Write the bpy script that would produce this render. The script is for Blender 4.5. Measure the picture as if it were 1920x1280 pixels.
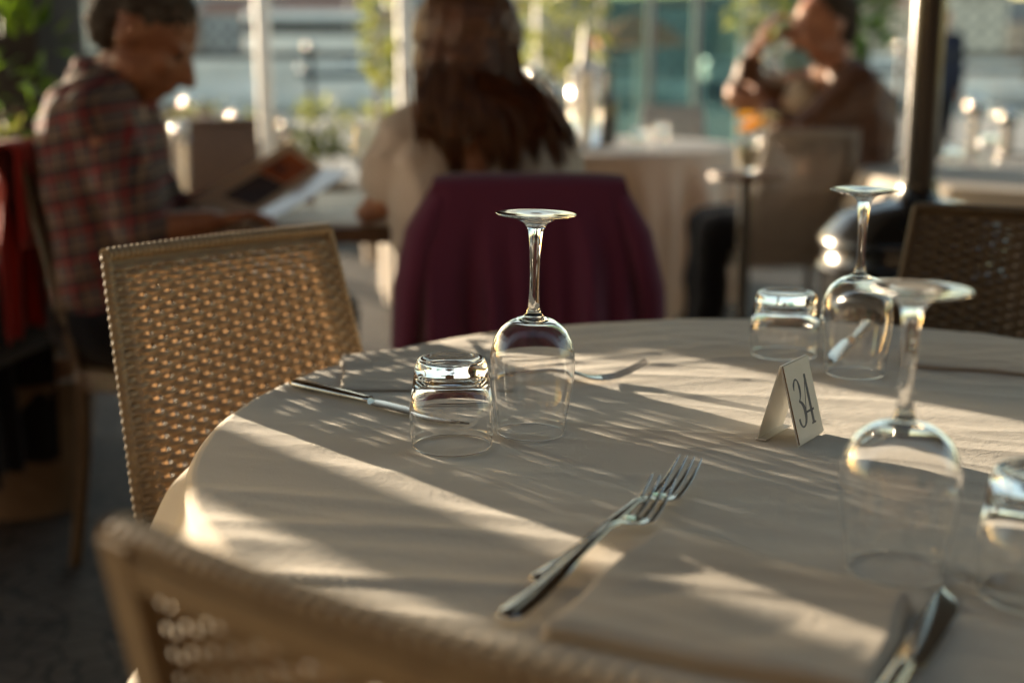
import bpy, bmesh, math, random
from math import sin, cos, tan, pi, radians, atan2, sqrt, exp
from mathutils import Vector, Matrix, noise
random.seed(7)
for o in list(bpy.data.objects): bpy.data.objects.remove(o)
sc = bpy.context.scene
COL = sc.collection

# ---------------------------------------------------------------- camera
CAM_Z, PITCH, FPX = 1.075, radians(12), 2400.0
cam_d = bpy.data.cameras.new("camera"); cam = bpy.data.objects.new("camera", cam_d); COL.objects.link(cam)
cam.location = (0, 0, CAM_Z); cam.rotation_euler = (radians(90) - PITCH, 0, 0)
cam_d.sensor_width = 36; cam_d.lens = 36 * FPX / 1920
cam_d.clip_start = .02; cam_d.clip_end = 3000
cam_d.dof.use_dof = True; cam_d.dof.focus_distance = 1.14; cam_d.dof.aperture_fstop = 2.7
sc.camera = cam

# ---------------------------------------------------------------- light
SUN_EL, SUN_DX, SUN_DY = radians(5.6), .682, -.731           # where the sunlight travels to
w = bpy.data.worlds.new("World"); sc.world = w; w.use_nodes = True
nt = w.node_tree; bg = nt.nodes["Background"]
sky = nt.nodes.new("ShaderNodeTexSky"); sky.sky_type = 'NISHITA'; sky.sun_disc = False
sky.sun_elevation = SUN_EL; sky.sun_rotation = atan2(-SUN_DX, -SUN_DY)
sky.air_density = 1.0; sky.dust_density = 1.0; sky.ozone_density = 1.0
wb = nt.nodes.new("ShaderNodeMixRGB"); wb.blend_type = 'MULTIPLY'; wb.inputs[0].default_value = 1; wb.inputs[2].default_value = (1, .96, .90, 1)
nt.links.new(sky.outputs[0], wb.inputs[1]); nt.links.new(wb.outputs[0], bg.inputs[0]); bg.inputs[1].default_value = .15
sl = bpy.data.lights.new("sun", 'SUN'); sl.energy = 4.5; sl.angle = radians(.5); sl.color = (1, .83, .61)
sun = bpy.data.objects.new("sun", sl); COL.objects.link(sun)
sun.rotation_euler = Vector((SUN_DX * cos(SUN_EL), SUN_DY * cos(SUN_EL), -sin(SUN_EL))).to_track_quat('-Z', 'Y').to_euler()
sc.view_settings.view_transform = 'Standard'; sc.view_settings.look = 'None'
sc.view_settings.exposure = 1.92; sc.view_settings.gamma = 1
cy = sc.cycles
cy.use_denoising = True; cy.denoiser = 'OPENIMAGEDENOISE'
cy.max_bounces = 14; cy.transmission_bounces = 12; cy.glossy_bounces = 5; cy.diffuse_bounces = 4; cy.transparent_max_bounces = 12
cy.sample_clamp_indirect = 30; cy.sample_clamp_direct = 0; cy.blur_glossy = .3

# ---------------------------------------------------------------- helpers
def at(x, y, Y):
    "the point seen at photo pixel x,y that stands at depth Y"
    u = (x - 960) / FPX; v = -(y - 640) / FPX
    d = Vector((u, cos(PITCH) + v * sin(PITCH), -sin(PITCH) + v * cos(PITCH)))
    return d * (Y / d.y) + Vector((0, 0, CAM_Z))
def onz(x, y, z=.75):
    u = (x - 960) / FPX; v = -(y - 640) / FPX
    d = Vector((u, cos(PITCH) + v * sin(PITCH), -sin(PITCH) + v * cos(PITCH)))
    return d * ((z - CAM_Z) / d.z) + Vector((0, 0, CAM_Z))

class MB:
    def __init__(s): s.v = []; s.f = []
    def add(s, vs, fs, M=None):
        b = len(s.v)
        s.v += [tuple(M @ Vector(q)) if M else tuple(q) for q in vs]
        s.f += [tuple(b + i for i in q) for q in fs]
        return s
    def grid(s, rows, closed=False, M=None, caps=False):
        n = len(rows[0]); vs = [p for r in rows for p in r]; fs = []
        for a in range(len(rows) - 1):
            for b in range(n if closed else n - 1):
                c = (b + 1) % n
                fs.append((a * n + b, a * n + c, (a + 1) * n + c, (a + 1) * n + b))
        if caps:
            fs.append(tuple(range(n))[::-1]); fs.append(tuple((len(rows) - 1) * n + i for i in range(n)))
        return s.add(vs, fs, M)
    def box(s, c, d, M=None, bev=0):
        x, y, z = [q / 2 for q in d]; c = Vector(c)
        if bev <= 0:
            vs = [c + Vector((a * x, b * y, e * z)) for a in (-1, 1) for b in (-1, 1) for e in (-1, 1)]
            return s.add(vs, [(0, 1, 3, 2), (4, 6, 7, 5), (0, 4, 5, 1), (2, 3, 7, 6), (0, 2, 6, 4), (1, 5, 7, 3)], M)
        bm = bmesh.new(); bmesh.ops.create_cube(bm, size=1, matrix=Matrix.Translation(c) @ Matrix.Diagonal((d[0], d[1], d[2], 1)))
        bmesh.ops.bevel(bm, geom=bm.edges[:], offset=bev, segments=2, affect='EDGES', profile=.6)
        bm.verts.index_update()
        s.add([v.co.copy() for v in bm.verts], [[v.index for v in f.verts] for f in bm.faces], M); bm.free(); return s
    def lathe(s, prof, n=32, M=None, close=False):
        rows = [[(r * cos(2 * pi * k / n), r * sin(2 * pi * k / n), z) for k in range(n)] for r, z in prof]
        s.grid(rows, True, M)
        return s
    def tube(s, pts, rad, n=8, M=None, flat=None):
        pts = [Vector(p) for p in pts]
        if not hasattr(rad, '__len__'): rad = [rad] * len(pts)
        rows = []; up = Vector((0, 0, 1)); prev = None
        for i, p in enumerate(pts):
            t = (pts[min(i + 1, len(pts) - 1)] - pts[max(i - 1, 0)]).normalized()
            if prev is None:
                a = t.cross(up); a = t.cross(Vector((1, 0, 0))) if a.length < 1e-3 else a
            else: a = prev - t * prev.dot(t)
            a.normalize(); prev = a; b = t.cross(a)
            fl = flat or 1
            rows.append([p + (a * cos(2 * pi * k / n) + b * sin(2 * pi * k / n) * fl) * rad[i] for k in range(n)])
        return s.grid(rows, True, M, caps=True)
    RS = 1.0
    def cap(s, p0, r0, p1, r1, n=16):
        "round-ended tapered limb"
        r0 *= MB.RS; r1 *= MB.RS
        p0, p1 = Vector(p0), Vector(p1); t = (p1 - p0)
        L = t.length or 1e-4; t = t / L
        pts, rad = [], []
        for k in range(5):
            a = pi / 2 * (1 - k / 4); pts.append(p0 - t * r0 * sin(a)); rad.append(max(r0 * cos(a), 1e-4))
        for k in range(1, 5): pts.append(p0 + t * L * k / 5); rad.append(r0 + (r1 - r0) * k / 5)
        for k in range(5):
            a = pi / 2 * k / 4; pts.append(p1 + t * r1 * sin(a)); rad.append(max(r1 * cos(a), 1e-4))
        return s.tube(pts, rad, n)
    def ell(s, c, r, R=None, n=20):
        M = Matrix.Translation(Vector(c)) @ (R.to_4x4() if R else Matrix.Identity(4)) @ Matrix.Diagonal((r[0], r[1], r[2], 1))
        rows = [[(sin(pi * i / 12) * cos(2 * pi * k / n), sin(pi * i / 12) * sin(2 * pi * k / n), cos(pi * i / 12)) for k in range(n)] for i in range(1, 12)]
        return s.grid(rows[::-1], True, M, caps=True)
    def build(s, name, mat, parent=None, smooth=True, remesh=0, smooth_it=0, loc=None):
        me = bpy.data.meshes.new(name); me.from_pydata(s.v, [], s.f); me.validate()
        bm = bmesh.new(); bm.from_mesh(me); bmesh.ops.recalc_face_normals(bm, faces=bm.faces[:]); bm.to_mesh(me); bm.free()
        o = bpy.data.objects.new(name, me); COL.objects.link(o)
        for m in (mat if isinstance(mat, (list, tuple)) else [mat]): me.materials.append(m)
        if smooth: me.polygons.foreach_set('use_smooth', [True] * len(me.polygons))
        if parent: o.parent = parent
        if loc: o.location = loc
        if remesh:
            r = o.modifiers.new('remesh', 'REMESH'); r.mode = 'VOXEL'; r.voxel_size = remesh; r.use_smooth_shade = True
            if smooth_it:
                q = o.modifiers.new('smooth', 'SMOOTH'); q.iterations = smooth_it; q.factor = .5
        elif smooth:
            try: me.set_sharp_from_angle(angle=radians(50))
            except Exception: pass
        return o

def tag(o, label=None, cat=None, group=None, kind=None):
    if label: o['label'] = label
    if cat: o['category'] = cat
    if group: o['group'] = group
    if kind: o['kind'] = kind
    return o
def thing(name, label, cat, loc=(0, 0, 0), rz=0, group=None):
    o = bpy.data.objects.new(name, None); COL.objects.link(o); o.empty_display_size = .1
    o.location = loc; o.rotation_euler = (0, 0, rz); return tag(o, label, cat, group)
def copy_tree(o, parent=None):
    c = o.copy(); COL.objects.link(c)
    if parent: c.parent = parent
    for ch in [q for q in bpy.data.objects if q.parent == o]: copy_tree(ch, c)
    return c
def worldify(root):
    "parts modelled in world coordinates: keep them in place under an Empty that stands elsewhere"
    M = Matrix.LocRotScale(root.location, root.rotation_euler, root.scale).inverted()
    for ch in [q for q in bpy.data.objects if q.parent == root]: ch.matrix_parent_inverse = M

# ---------------------------------------------------------------- materials
def mat(name, col, rough=.6, metal=0, var=None, vscale=20, bump=0, bscale=100, spec=.5, sheen=0, coat=0, aniso=None, transl=None):
    m = bpy.data.materials.new(name); m.use_nodes = True; N = m.node_tree.nodes; L = m.node_tree.links
    b = N["Principled BSDF"]; b.inputs['Base Color'].default_value = (*col, 1); b.inputs['Roughness'].default_value = rough
    b.inputs['Metallic'].default_value = metal; b.inputs['Specular IOR Level'].default_value = spec
    b.inputs['Sheen Weight'].default_value = sheen; b.inputs['Coat Weight'].default_value = coat
    tc = N.new('ShaderNodeTexCoord')
    if var:
        n = N.new('ShaderNodeTexNoise'); n.inputs['Scale'].default_value = vscale; n.inputs['Detail'].default_value = 5
        L.new(tc.outputs['Object'], n.inputs['Vector'])
        r = N.new('ShaderNodeMixRGB'); r.inputs[1].default_value = (*col, 1); r.inputs[2].default_value = (*var, 1)
        cr = N.new('ShaderNodeValToRGB'); cr.color_ramp.elements[0].position = .35; cr.color_ramp.elements[1].position = .65
        L.new(n.outputs['Fac'], cr.inputs[0]); L.new(cr.outputs[0], r.inputs[0]); L.new(r.outputs[0], b.inputs['Base Color'])
    if bump:
        n2 = N.new('ShaderNodeTexNoise'); n2.inputs['Scale'].default_value = bscale; n2.inputs['Detail'].default_value = 4
        L.new(tc.outputs['Object'], n2.inputs['Vector'])
        bp = N.new('ShaderNodeBump'); bp.inputs['Strength'].default_value = bump; bp.inputs['Distance'].default_value = .002
        L.new(n2.outputs['Fac'], bp.inputs['Height']); L.new(bp.outputs[0], b.inputs['Normal'])
    if transl:
        t = N.new('ShaderNodeBsdfTranslucent'); t.inputs[0].default_value = (*transl[0], 1)
        mx = N.new('ShaderNodeMixShader'); mx.inputs[0].default_value = transl[1]
        out = N['Material Output']; L.new(b.outputs[0], mx.inputs[1]); L.new(t.outputs[0], mx.inputs[2]); L.new(mx.outputs[0], out.inputs[0])
    return m
def glassmat(name, rough=0.0, col=(1, 1, 1), ior=1.5):
    m = bpy.data.materials.new(name); m.use_nodes = True; N = m.node_tree.nodes; L = m.node_tree.links
    N.remove(N["Principled BSDF"]); g = N.new('ShaderNodeBsdfGlass'); g.inputs['Color'].default_value = (*col, 1)
    g.inputs['Roughness'].default_value = rough; g.inputs['IOR'].default_value = ior
    L.new(g.outputs[0], N['Material Output'].inputs[0]); return m

M_glass = glassmat('clear glass')
M_glass_far = glassmat('clear glass slightly smudged', .12)
def cloth_mat(name, col, fine=1.0):
    m = bpy.data.materials.new(name); m.use_nodes = True; N = m.node_tree.nodes; L = m.node_tree.links
    b = N["Principled BSDF"]; b.inputs['Roughness'].default_value = .95; b.inputs['Specular IOR Level'].default_value = .15
    b.inputs['Sheen Weight'].default_value = .25; b.inputs['Sheen Roughness'].default_value = .5
    tc = N.new('ShaderNodeTexCoord')
    n = N.new('ShaderNodeTexNoise'); n.inputs['Scale'].default_value = 9; n.inputs['Detail'].default_value = 4
    L.new(tc.outputs['Object'], n.inputs[0])
    r = N.new('ShaderNodeMixRGB'); r.inputs[1].default_value = (*col, 1); r.inputs[2].default_value = (*[c * .93 for c in col], 1)
    L.new(n.outputs[0], r.inputs[0]); L.new(r.outputs[0], b.inputs['Base Color'])
    def nz(scale, det, rot=None, sc_=None):
        q = N.new('ShaderNodeTexNoise'); q.inputs['Scale'].default_value = scale; q.inputs['Detail'].default_value = det
        mp = N.new('ShaderNodeMapping'); L.new(tc.outputs['Object'], mp.inputs[0])
        if rot: mp.inputs['Rotation'].default_value = (0, 0, rot)
        if sc_: mp.inputs['Scale'].default_value = sc_
        L.new(mp.outputs[0], q.inputs[0]); return q
    f1 = nz(700, 2); f2 = nz(120, 4)
    a = N.new('ShaderNodeMath'); a.operation = 'MULTIPLY_ADD'; a.inputs[1].default_value = 1.0
    L.new(f1.outputs[0], a.inputs[0]); L.new(f2.outputs[0], a.inputs[2])
    bp = N.new('ShaderNodeBump'); bp.inputs['Strength'].default_value = .5 * fine; bp.inputs['Distance'].default_value = .0008
    L.new(a.outputs[0], bp.inputs['Height']); L.new(bp.outputs[0], b.inputs['Normal'])
    return m
M_cloth = cloth_mat('beige cotton cloth', (.60, .53, .43))
M_napkin = cloth_mat('beige napkin cloth', (.56, .485, .385))
M_whitecloth = mat('pale table linen', (.74, .66, .57), .9, var=(.68, .6, .51), vscale=4, transl=((.7, .56, .42), .3))
M_steel = mat('polished steel', (.62, .59, .54), .13, 1, var=(.5, .47, .42), vscale=40)
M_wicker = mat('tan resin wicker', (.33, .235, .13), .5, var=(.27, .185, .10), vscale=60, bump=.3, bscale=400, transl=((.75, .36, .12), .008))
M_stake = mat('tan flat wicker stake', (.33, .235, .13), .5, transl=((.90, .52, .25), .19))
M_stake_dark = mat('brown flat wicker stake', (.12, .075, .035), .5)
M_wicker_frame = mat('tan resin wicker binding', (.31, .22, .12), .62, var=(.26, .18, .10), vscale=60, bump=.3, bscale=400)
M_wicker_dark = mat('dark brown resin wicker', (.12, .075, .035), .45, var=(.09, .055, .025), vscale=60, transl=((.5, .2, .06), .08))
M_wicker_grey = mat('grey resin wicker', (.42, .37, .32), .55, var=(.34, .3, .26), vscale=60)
M_black = mat('black enamel', (.012, .012, .012), .22, 0, coat=.5)
M_blackmatte = mat('dark paint', (.02, .02, .02), .6)
M_white = mat('white plastic', (.75, .73, .68), .35, var=(.7, .68, .62), vscale=30, transl=((.8, .7, .55), .1))
M_whitepaint = mat('white painted steel', (.75, .72, .66), .5, var=(.66, .63, .57), vscale=6)
M_ink = mat('navy print', (.012, .014, .05), .5)
M_brownedge = mat('worn brown plate edge', (.22, .12, .045), .6)
M_wood = mat('dark brown wood', (.12, .055, .025), .5, var=(.07, .03, .015), vscale=15)
M_woodlight = mat('weathered wood', (.22, .15, .09), .7, var=(.14, .09, .05), vscale=8)
M_purple = cloth_mat('dark plum wool', (.135, .030, .066))
M_red = cloth_mat('red jacket cloth', (.38, .022, .012))
M_darkcloth = cloth_mat('black cloth', (.012, .011, .013))
M_cream = cloth_mat('cream knit', (.60, .50, .41))
M_skin = mat('tanned skin', (.36, .155, .075), .5, var=(.27, .105, .05), vscale=25)
M_skin2 = mat('ruddy skin', (.50, .24, .14), .5, var=(.44, .18, .1), vscale=25)
M_hair_brown = mat('long brown hair', (.17, .068, .025), .5, var=(.07, .028, .011), vscale=30)
M_hair_lock = mat('sunlit brown hair locks', (.15, .06, .022), .45, var=(.06, .024, .01), vscale=40, transl=((.75, .33, .09), .28))
M_hair_grey = mat('short greying hair', (.05, .036, .027), .95, spec=.1, var=(.1, .085, .07), vscale=60)
M_brownjacket = mat('brown jacket', (.17, .072, .030), .6, var=(.11, .045, .02), vscale=12)
M_paper = mat('menu paper', (.62, .60, .57), .6, var=(.55, .53, .5), vscale=10)
M_mask = mat('pale blue face mask', (.38, .66, .68), .8)
M_green = mat('glossy green leaf', (.09, .13, .03), .45, var=(.045, .08, .02), vscale=6, transl=((.36, .38, .08), .42))
M_greendark = mat('deep green leaf', (.02, .06, .008), .45, var=(.012, .03, .006), vscale=6, transl=((.2, .35, .02), .3))
M_yellow = mat('yellow petals', (.85, .5, .03), .6, transl=((.95, .6, .04), .4))
M_petal = mat('cream petals', (.8, .72, .5), .6, transl=((.9, .8, .5), .4))
M_bottle = mat('dark bottle glass', (.006, .008, .005), .06, coat=1)
M_wax = mat('pale candle wax', (.8, .72, .55), .5)
M_hull = mat('white boat gelcoat', (.8, .8, .78), .3, var=(.7, .7, .69), vscale=1)
M_hullblue = mat('navy boat paint', (.03, .05, .1), .3)
M_hullwood = mat('varnished boat wood', (.16, .06, .025), .35)
M_stonewall = mat('dark stone wall', (.035, .03, .026), .9, var=(.015, .013, .012), vscale=5, bump=.6, bscale=30)

# plaid shirt
def plaid():
    m = bpy.data.materials.new('red and grey plaid cloth'); m.use_nodes = True; N = m.node_tree.nodes; L = m.node_tree.links
    b = N["Principled BSDF"]; b.inputs['Roughness'].default_value = .9; b.inputs['Specular IOR Level'].default_value = .2
    tc = N.new('ShaderNodeTexCoord'); mp = N.new('ShaderNodeMapping'); mp.inputs['Rotation'].default_value = (0, radians(12), radians(15))
    L.new(tc.outputs['Object'], mp.inputs[0]); sx = N.new('ShaderNodeSeparateXYZ'); L.new(mp.outputs[0], sx.inputs[0])
    def stripes(sock, period, duty, off=0):
        a = N.new('ShaderNodeMath'); a.operation = 'MULTIPLY_ADD'; a.inputs[1].default_value = 1 / period; a.inputs[2].default_value = off
        L.new(sock, a.inputs[0]); f = N.new('ShaderNodeMath'); f.operation = 'FRACT'; L.new(a.outputs[0], f.inputs[0])
        c = N.new('ShaderNodeMath'); c.operation = 'LESS_THAN'; c.inputs[1].default_value = duty; L.new(f.outputs[0], c.inputs[0]); return c.outputs[0]
    col = None
    def over(prev, fac, c, k):
        x = N.new('ShaderNodeMixRGB'); mu = N.new('ShaderNodeMath'); mu.operation = 'MULTIPLY'; mu.inputs[1].default_value = k
        L.new(fac, mu.inputs[0]); L.new(mu.outputs[0], x.inputs[0])
        if prev is None: x.inputs[1].default_value = (.13, .10, .095, 1)
        else: L.new(prev, x.inputs[1])
        x.inputs[2].default_value = (*c, 1); return x.outputs[0]
    P = .058
    for s_, o_ in ((sx.outputs[0], 0), (sx.outputs[2], .3)):
        col = over(col, stripes(s_, P, .15, o_), (.24, .018, .018), .75)
        col = over(col, stripes(s_, P, .09, o_ + .55), (.34, .22, .12), .6)
        col = over(col, stripes(s_, P, .16, o_ + .75), (.018, .02, .03), .6)
    L.new(col, b.inputs['Base Color']); return m
M_plaid = plaid()

# ---------------------------------------------------------------- setting
def ground_mat():
    m = bpy.data.materials.new('stone paving'); m.use_nodes = True; N = m.node_tree.nodes; L = m.node_tree.links
    b = N["Principled BSDF"]; b.inputs['Roughness'].default_value = .75
    tc = N.new('ShaderNodeTexCoord'); v = N.new('ShaderNodeTexVoronoi'); v.feature = 'DISTANCE_TO_EDGE'; v.inputs['Scale'].default_value = 14
    L.new(tc.outputs['Object'], v.inputs['Vector'])
    n = N.new('ShaderNodeTexNoise'); n.inputs['Scale'].default_value = 3; n.inputs['Detail'].default_value = 6; L.new(tc.outputs['Object'], n.inputs['Vector'])
    cr = N.new('ShaderNodeValToRGB'); cr.color_ramp.elements[0].color = (.035, .028, .022, 1); cr.color_ramp.elements[1].color = (.10, .08, .06, 1)
    cr.color_ramp.elements[0].position = .3; cr.color_ramp.elements[1].position = .7
    L.new(n.outputs[0], cr.inputs[0]); st = N.new('ShaderNodeMath'); st.operation = 'GREATER_THAN'; st.inputs[1].default_value = .035
    L.new(v.outputs['Distance'], st.inputs[0]); mx = N.new('ShaderNodeMixRGB'); mx.inputs[1].default_value = (.012, .01, .008, 1)
    L.new(st.outputs[0], mx.inputs[0]); L.new(cr.outputs[0], mx.inputs[2]); L.new(mx.outputs[0], b.inputs['Base Color'])
    cl = N.new('ShaderNodeMath'); cl.operation = 'MINIMUM'; cl.inputs[1].default_value = .12; L.new(v.outputs['Distance'], cl.inputs[0])
    bp = N.new('ShaderNodeBump'); bp.inputs['Strength'].default_value = .4; bp.inputs['Distance'].default_value = .03
    L.new(cl.outputs[0], bp.inputs['Height']); L.new(bp.outputs[0], b.inputs['Normal']); return m
M_ground = ground_mat()
M_quay = mat('pale quay stone', (.36, .33, .29), .8, var=(.26, .235, .2), vscale=1.2, bump=.4, bscale=8)
def water_mat():
    m = mat('harbour water', (.02, .035, .045), .08); N = m.node_tree.nodes; L = m.node_tree.links; b = N["Principled BSDF"]
    tc = N.new('ShaderNodeTexCoord'); n = N.new('ShaderNodeTexNoise'); n.inputs['Scale'].default_value = 1.6; n.inputs['Detail'].default_value = 5
    L.new(tc.outputs['Object'], n.inputs['Vector']); bp = N.new('ShaderNodeBump'); bp.inputs['Strength'].default_value = .8; bp.inputs['Distance'].default_value = .16
    L.new(n.outputs[0], bp.inputs['Height']); L.new(bp.outputs[0], b.inputs['Normal']); return m
QY = 30.0
tag(MB().box((0, QY / 2 - 20, -.75), (160, QY + 40, 1.5)).build('terrace', M_ground, smooth=False), kind='structure')
tag(MB().add([(-1500, QY - 45, -1.1), (1500, QY - 45, -1.1), (1500, 2500, -1.1), (-1500, 2500, -1.1)], [(0, 1, 2, 3)]).build('water', water_mat(), smooth=False), kind='structure')
tag(MB().box((0, 21.2, .005), (160, 17.4, .02)).build('quay_pavement', M_quay, smooth=False), kind='structure')
hb = MB(); rows = []
for j in range(6):
    rows.append([(x, 420 + j * 60, -2 + (j / 5) ** .8 * (44 + 16 * noise.noise(Vector((x * .006, j * .6, 2)))) ) for x in range(-700, 701, 25)])
hb.grid(rows); tag(hb.build('hills', mat('hazy hillside', (.10, .115, .10), .9, var=(.18, .17, .14), vscale=.05)), kind='structure')

# far waterfront buildings
def building(x, Y, wd, ht, col, label, roofc):
    t = thing('building', label, 'building', (x, Y, -1.1), 0, 'buildings along the far waterfront')
    m = mat('far plaster', [min(.8, c * 1.55) for c in col], .8, var=[c * 1.2 for c in col], vscale=.2)
    MB().box((0, 0, ht / 2), (wd, 12, ht)).build('wall', m, t, smooth=False)
    r = MB(); r.add([(-wd / 2 - .5, -6.5, ht), (wd / 2 + .5, -6.5, ht), (wd / 2 + .5, 6.5, ht), (-wd / 2 - .5, 6.5, ht), (-wd / 2 + 1, 0, ht + 2.6), (wd / 2 - 1, 0, ht + 2.6)],
          [(0, 1, 5, 4), (1, 2, 5), (2, 3, 4, 5), (3, 0, 4), (0, 3, 2, 1)])
    r.build('roof', mat('far roof', roofc, .8), t, smooth=False)
    wm = MB(); nf = int(ht // 3.2); nw = int(wd // 3)
    for i in range(nw):
        for k in range(nf):
            wm.box(((i + .5) * wd / nw - wd / 2, -6.02, 1.8 + k * 3.1), (1.1, .1, 1.6))
    o = wm.build('windows', M_blackmatte, t, smooth=False); o['kind'] = 'stuff'; return t
cols = [(.42, .36, .28), (.5, .45, .38), (.38, .3, .24), (.3, .3, .3), (.48, .4, .3)]
words = ['cream', 'pale stone', 'tan', 'grey', 'ochre']
side = ['at far left', 'left of centre', 'near the centre', 'right of centre', 'at far right']
bx = -122
for i in range(13):
    wd = random.uniform(15, 22); ht = random.choice([12, 14, 17, 15, 19])
    k = i % 5
    building(bx + wd / 2, 290 + random.uniform(-12, 12), wd, ht, cols[k], '%s %d-storey waterfront building across the harbour, blurred, %s' % (words[k], int(ht // 3.2), ['outermost on the left', 'behind the seated man in plaid', 'behind the man in plaid\'s face', 'left of the white post', 'right of the white post', 'left of the woman\'s head', 'behind the woman\'s head', 'right of the woman\'s head', 'behind the glass booth', 'behind the vine', 'behind the drinking man', 'behind the heater pole', 'outermost on the right'][i]),
             random.choice([(.3, .12, .07), (.2, .17, .15)]))
    bx += wd + random.uniform(-.2, 1.2)

# moored boats
def boat(x, Y, Ln, kind, rz, label, hullm):
    t = thing('boat', label, 'boat', (x, Y, -1.1), rz, 'boats moored in the harbour')
    W = Ln * .28; H = Ln * .11
    rows = []
    for i in range(13):
        u = i / 12; wd = W / 2 * (1 - max(0, (u - .45) / .55) ** 2.2) * (.86 + .14 * min(1, u * 4)); sh = H * (1 + .35 * u * u)
        X = (u - .5) * Ln
        rows.append([(X, -wd, sh), (X, -wd * .92, sh * .45), (X, -wd * .6, .02), (X, 0, -.1), (X, wd * .6, .02), (X, wd * .92, sh * .45), (X, wd, sh)])
    b = MB().grid(rows); b.add(rows[0], [tuple(range(7))]); b.build('hull', hullm, t)
    d = MB(); d.grid([[(r[0][0], r[0][1] * .97, r[0][2] - .05), (r[6][0], r[6][1] * .97, r[6][2] - .05)] for r in rows]); d.build('deck', M_woodlight, t)
    if kind != 'open':
        c = MB().box((-.06 * Ln, 0, H * 1.65), (Ln * .34, W * .62, H * 1.1), bev=.06 * H)
        cb = c.build('cabin', M_hull, t); MB().box((-.06 * Ln, 0, H * 1.8), (Ln * .345, W * .63, H * .34)).build('window_band', M_blackmatte, cb, smooth=False)
    if kind == 'sail':
        MB().tube([(.05 * Ln, 0, H), (.05 * Ln, 0, Ln * 1.2)], .05, 8).build('mast', M_whitepaint, t)
        MB().tube([(.05 * Ln, 0, H * 2.1), (-.4 * Ln, 0, H * 2.1)], .09, 8).build('boom', M_whitepaint, t)
    return t
bl = [(-15, 34, 7, 'cabin', .1, 'white cabin boat moored behind the man in plaid', M_hull), (-8.2, 30, 8, 'sail', 0, 'white sailing boat with bare mast left of the first white post', M_hull),
      (-3.4, 27, 6.5, 'cabin', .15, 'white cabin boat between the two white posts', M_hull), (-5.2, 40, 8, 'sail', -.1, 'white yacht farther out between the two white posts', M_hull),
      (-10.5, 45, 9, 'cabin', .05, 'navy cabin boat beyond the white yacht at left', M_hullblue), (-1.5, 44, 8, 'sail', .1, 'white yacht hidden partly by the woman\'s hair', M_hull),
      (3.0, 36, 7, 'cabin', 0, 'white boat seen right of the woman\'s head', M_hull), (8.8, 30, 7, 'sail', .1, 'white sailing boat behind the drinking man', M_hull),
      (12.3, 33, 7, 'cabin', -.1, 'white cabin boat right of the heater pole', M_hull), (15.0, 28, 6, 'open', .1, 'varnished open boat right of the heater pole', M_hullwood),
      (13.6, 48, 9, 'sail', 0, 'white yacht farther out at the right edge', M_hull), (-6.0, 19.5, 4.6, 'open', .06, 'small varnished rowing boat close to the quay at left', M_hullwood),
      (7.6, 44, 8, 'cabin', .1, 'navy cabin boat behind the drinking man', M_hullblue)]
bl.append((-5.6, 41, 17, 'cabin', .02, 'long white motor yacht lying behind the white post at left', M_hull))
for x_, y_, l_, *b_ in bl: boat(x_ * 2.3, y_ * 2.3, l_ * 1.5, *b_)

# railing, posts, booth along the terrace edge
def post(px, Y, r, label, top=3.0, m=M_whitepaint):
    p = at(px, 100, Y); t = thing('post', label, 'post', (p.x, Y, 0), 0, 'white posts along the terrace')
    MB().lathe([(.0005, 0), (r, 0), (r, .15), (r, .3), (r, top), (.0005, top)], 16).build('pole', m, t)
    MB().lathe([(.0005, .001), (r * 2.1, .001), (r * 2.1, .02), (r * 1.01, .03)], 20).build('base_plate', m, t); return t
post(494, 7.0, .040, 'white post left of the woman, rising above the open menu')
post(760, 7.0, .042, 'white post touching the left side of the woman\'s hair')
post(140, 8.2, .035, 'thin white post behind the nape of the man in plaid')
post(1012, 9.5, .035, 'thin pale post right of the woman\'s head')
def railing(x0, x1, Y, label):
    t = thing('railing', label, 'railing', ((x0 + x1) / 2, Y, 0)); L = x1 - x0
    MB().box((0, 0, 1.20), (L, .07, .06), bev=.01).build('handrail', M_blackmatte, t)
    MB().box((0, 0, .28), (L, .04, .04)).build('lower_rail', M_blackmatte, t, smooth=False)
    n = int(L // 1.4)
    for i in range(n + 1):
        MB().box(((i / n - .5) * (L - .05), 0, .585), (.045, .045, 1.168)).build('upright', M_blackmatte, t, smooth=False)
        MB().ell(((i / n - .5) * (L - .05), 0, 1.28), (.055, .055, .055)).build('glint_knob', M_steel, t)  # steel balls added on the uprights to catch sun glints
railing(-5.0, -.3, 12.2, 'black railing along the quay edge left of the woman')
railing(3.6, 8.5, 12.2, 'black railing along the quay edge right of the drinking man')

def booth():
    a = at(1130, 100, 9.0).x; b = at(1392, 100, 9.0).x
    t = thing('glass_booth', 'teal tinted glass booth behind the white clothed table', 'booth', ((a + b) / 2, 9, 0)); W = b - a
    g = mat('teal tinted glass', (.10, .21, .20), .12, var=(.2, .27, .27), vscale=3.5)
    N = g.node_tree.nodes; L = g.node_tree.links; tr = N.new('ShaderNodeBsdfTransparent'); tr.inputs[0].default_value = (.62, .8, .78, 1)
    mx = N.new('ShaderNodeMixShader'); mx.inputs[0].default_value = .72; L.new(N["Principled BSDF"].outputs[0], mx.inputs[1]); L.new(tr.outputs[0], mx.inputs[2]); L.new(mx.outputs[0], N['Material Output'].inputs[0])
    for i in range(3):
        MB().box(((i - 1) * W / 3, 0, 1.22), (W / 3 - .05, .02, 2.3)).build('glass_panel', g, t, smooth=False)
    for i in range(4):
        MB().box(((i / 3 - .5) * W, 0, 1.2), (.05, .06, 2.4)).build('frame_post', M_whitepaint if i == 3 else M_wicker_grey, t, smooth=False)
    MB().box((0, 0, 2.43), (W + .1, .08, .06)).build('top_rail', M_whitepaint, t, smooth=False)
booth()
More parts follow.
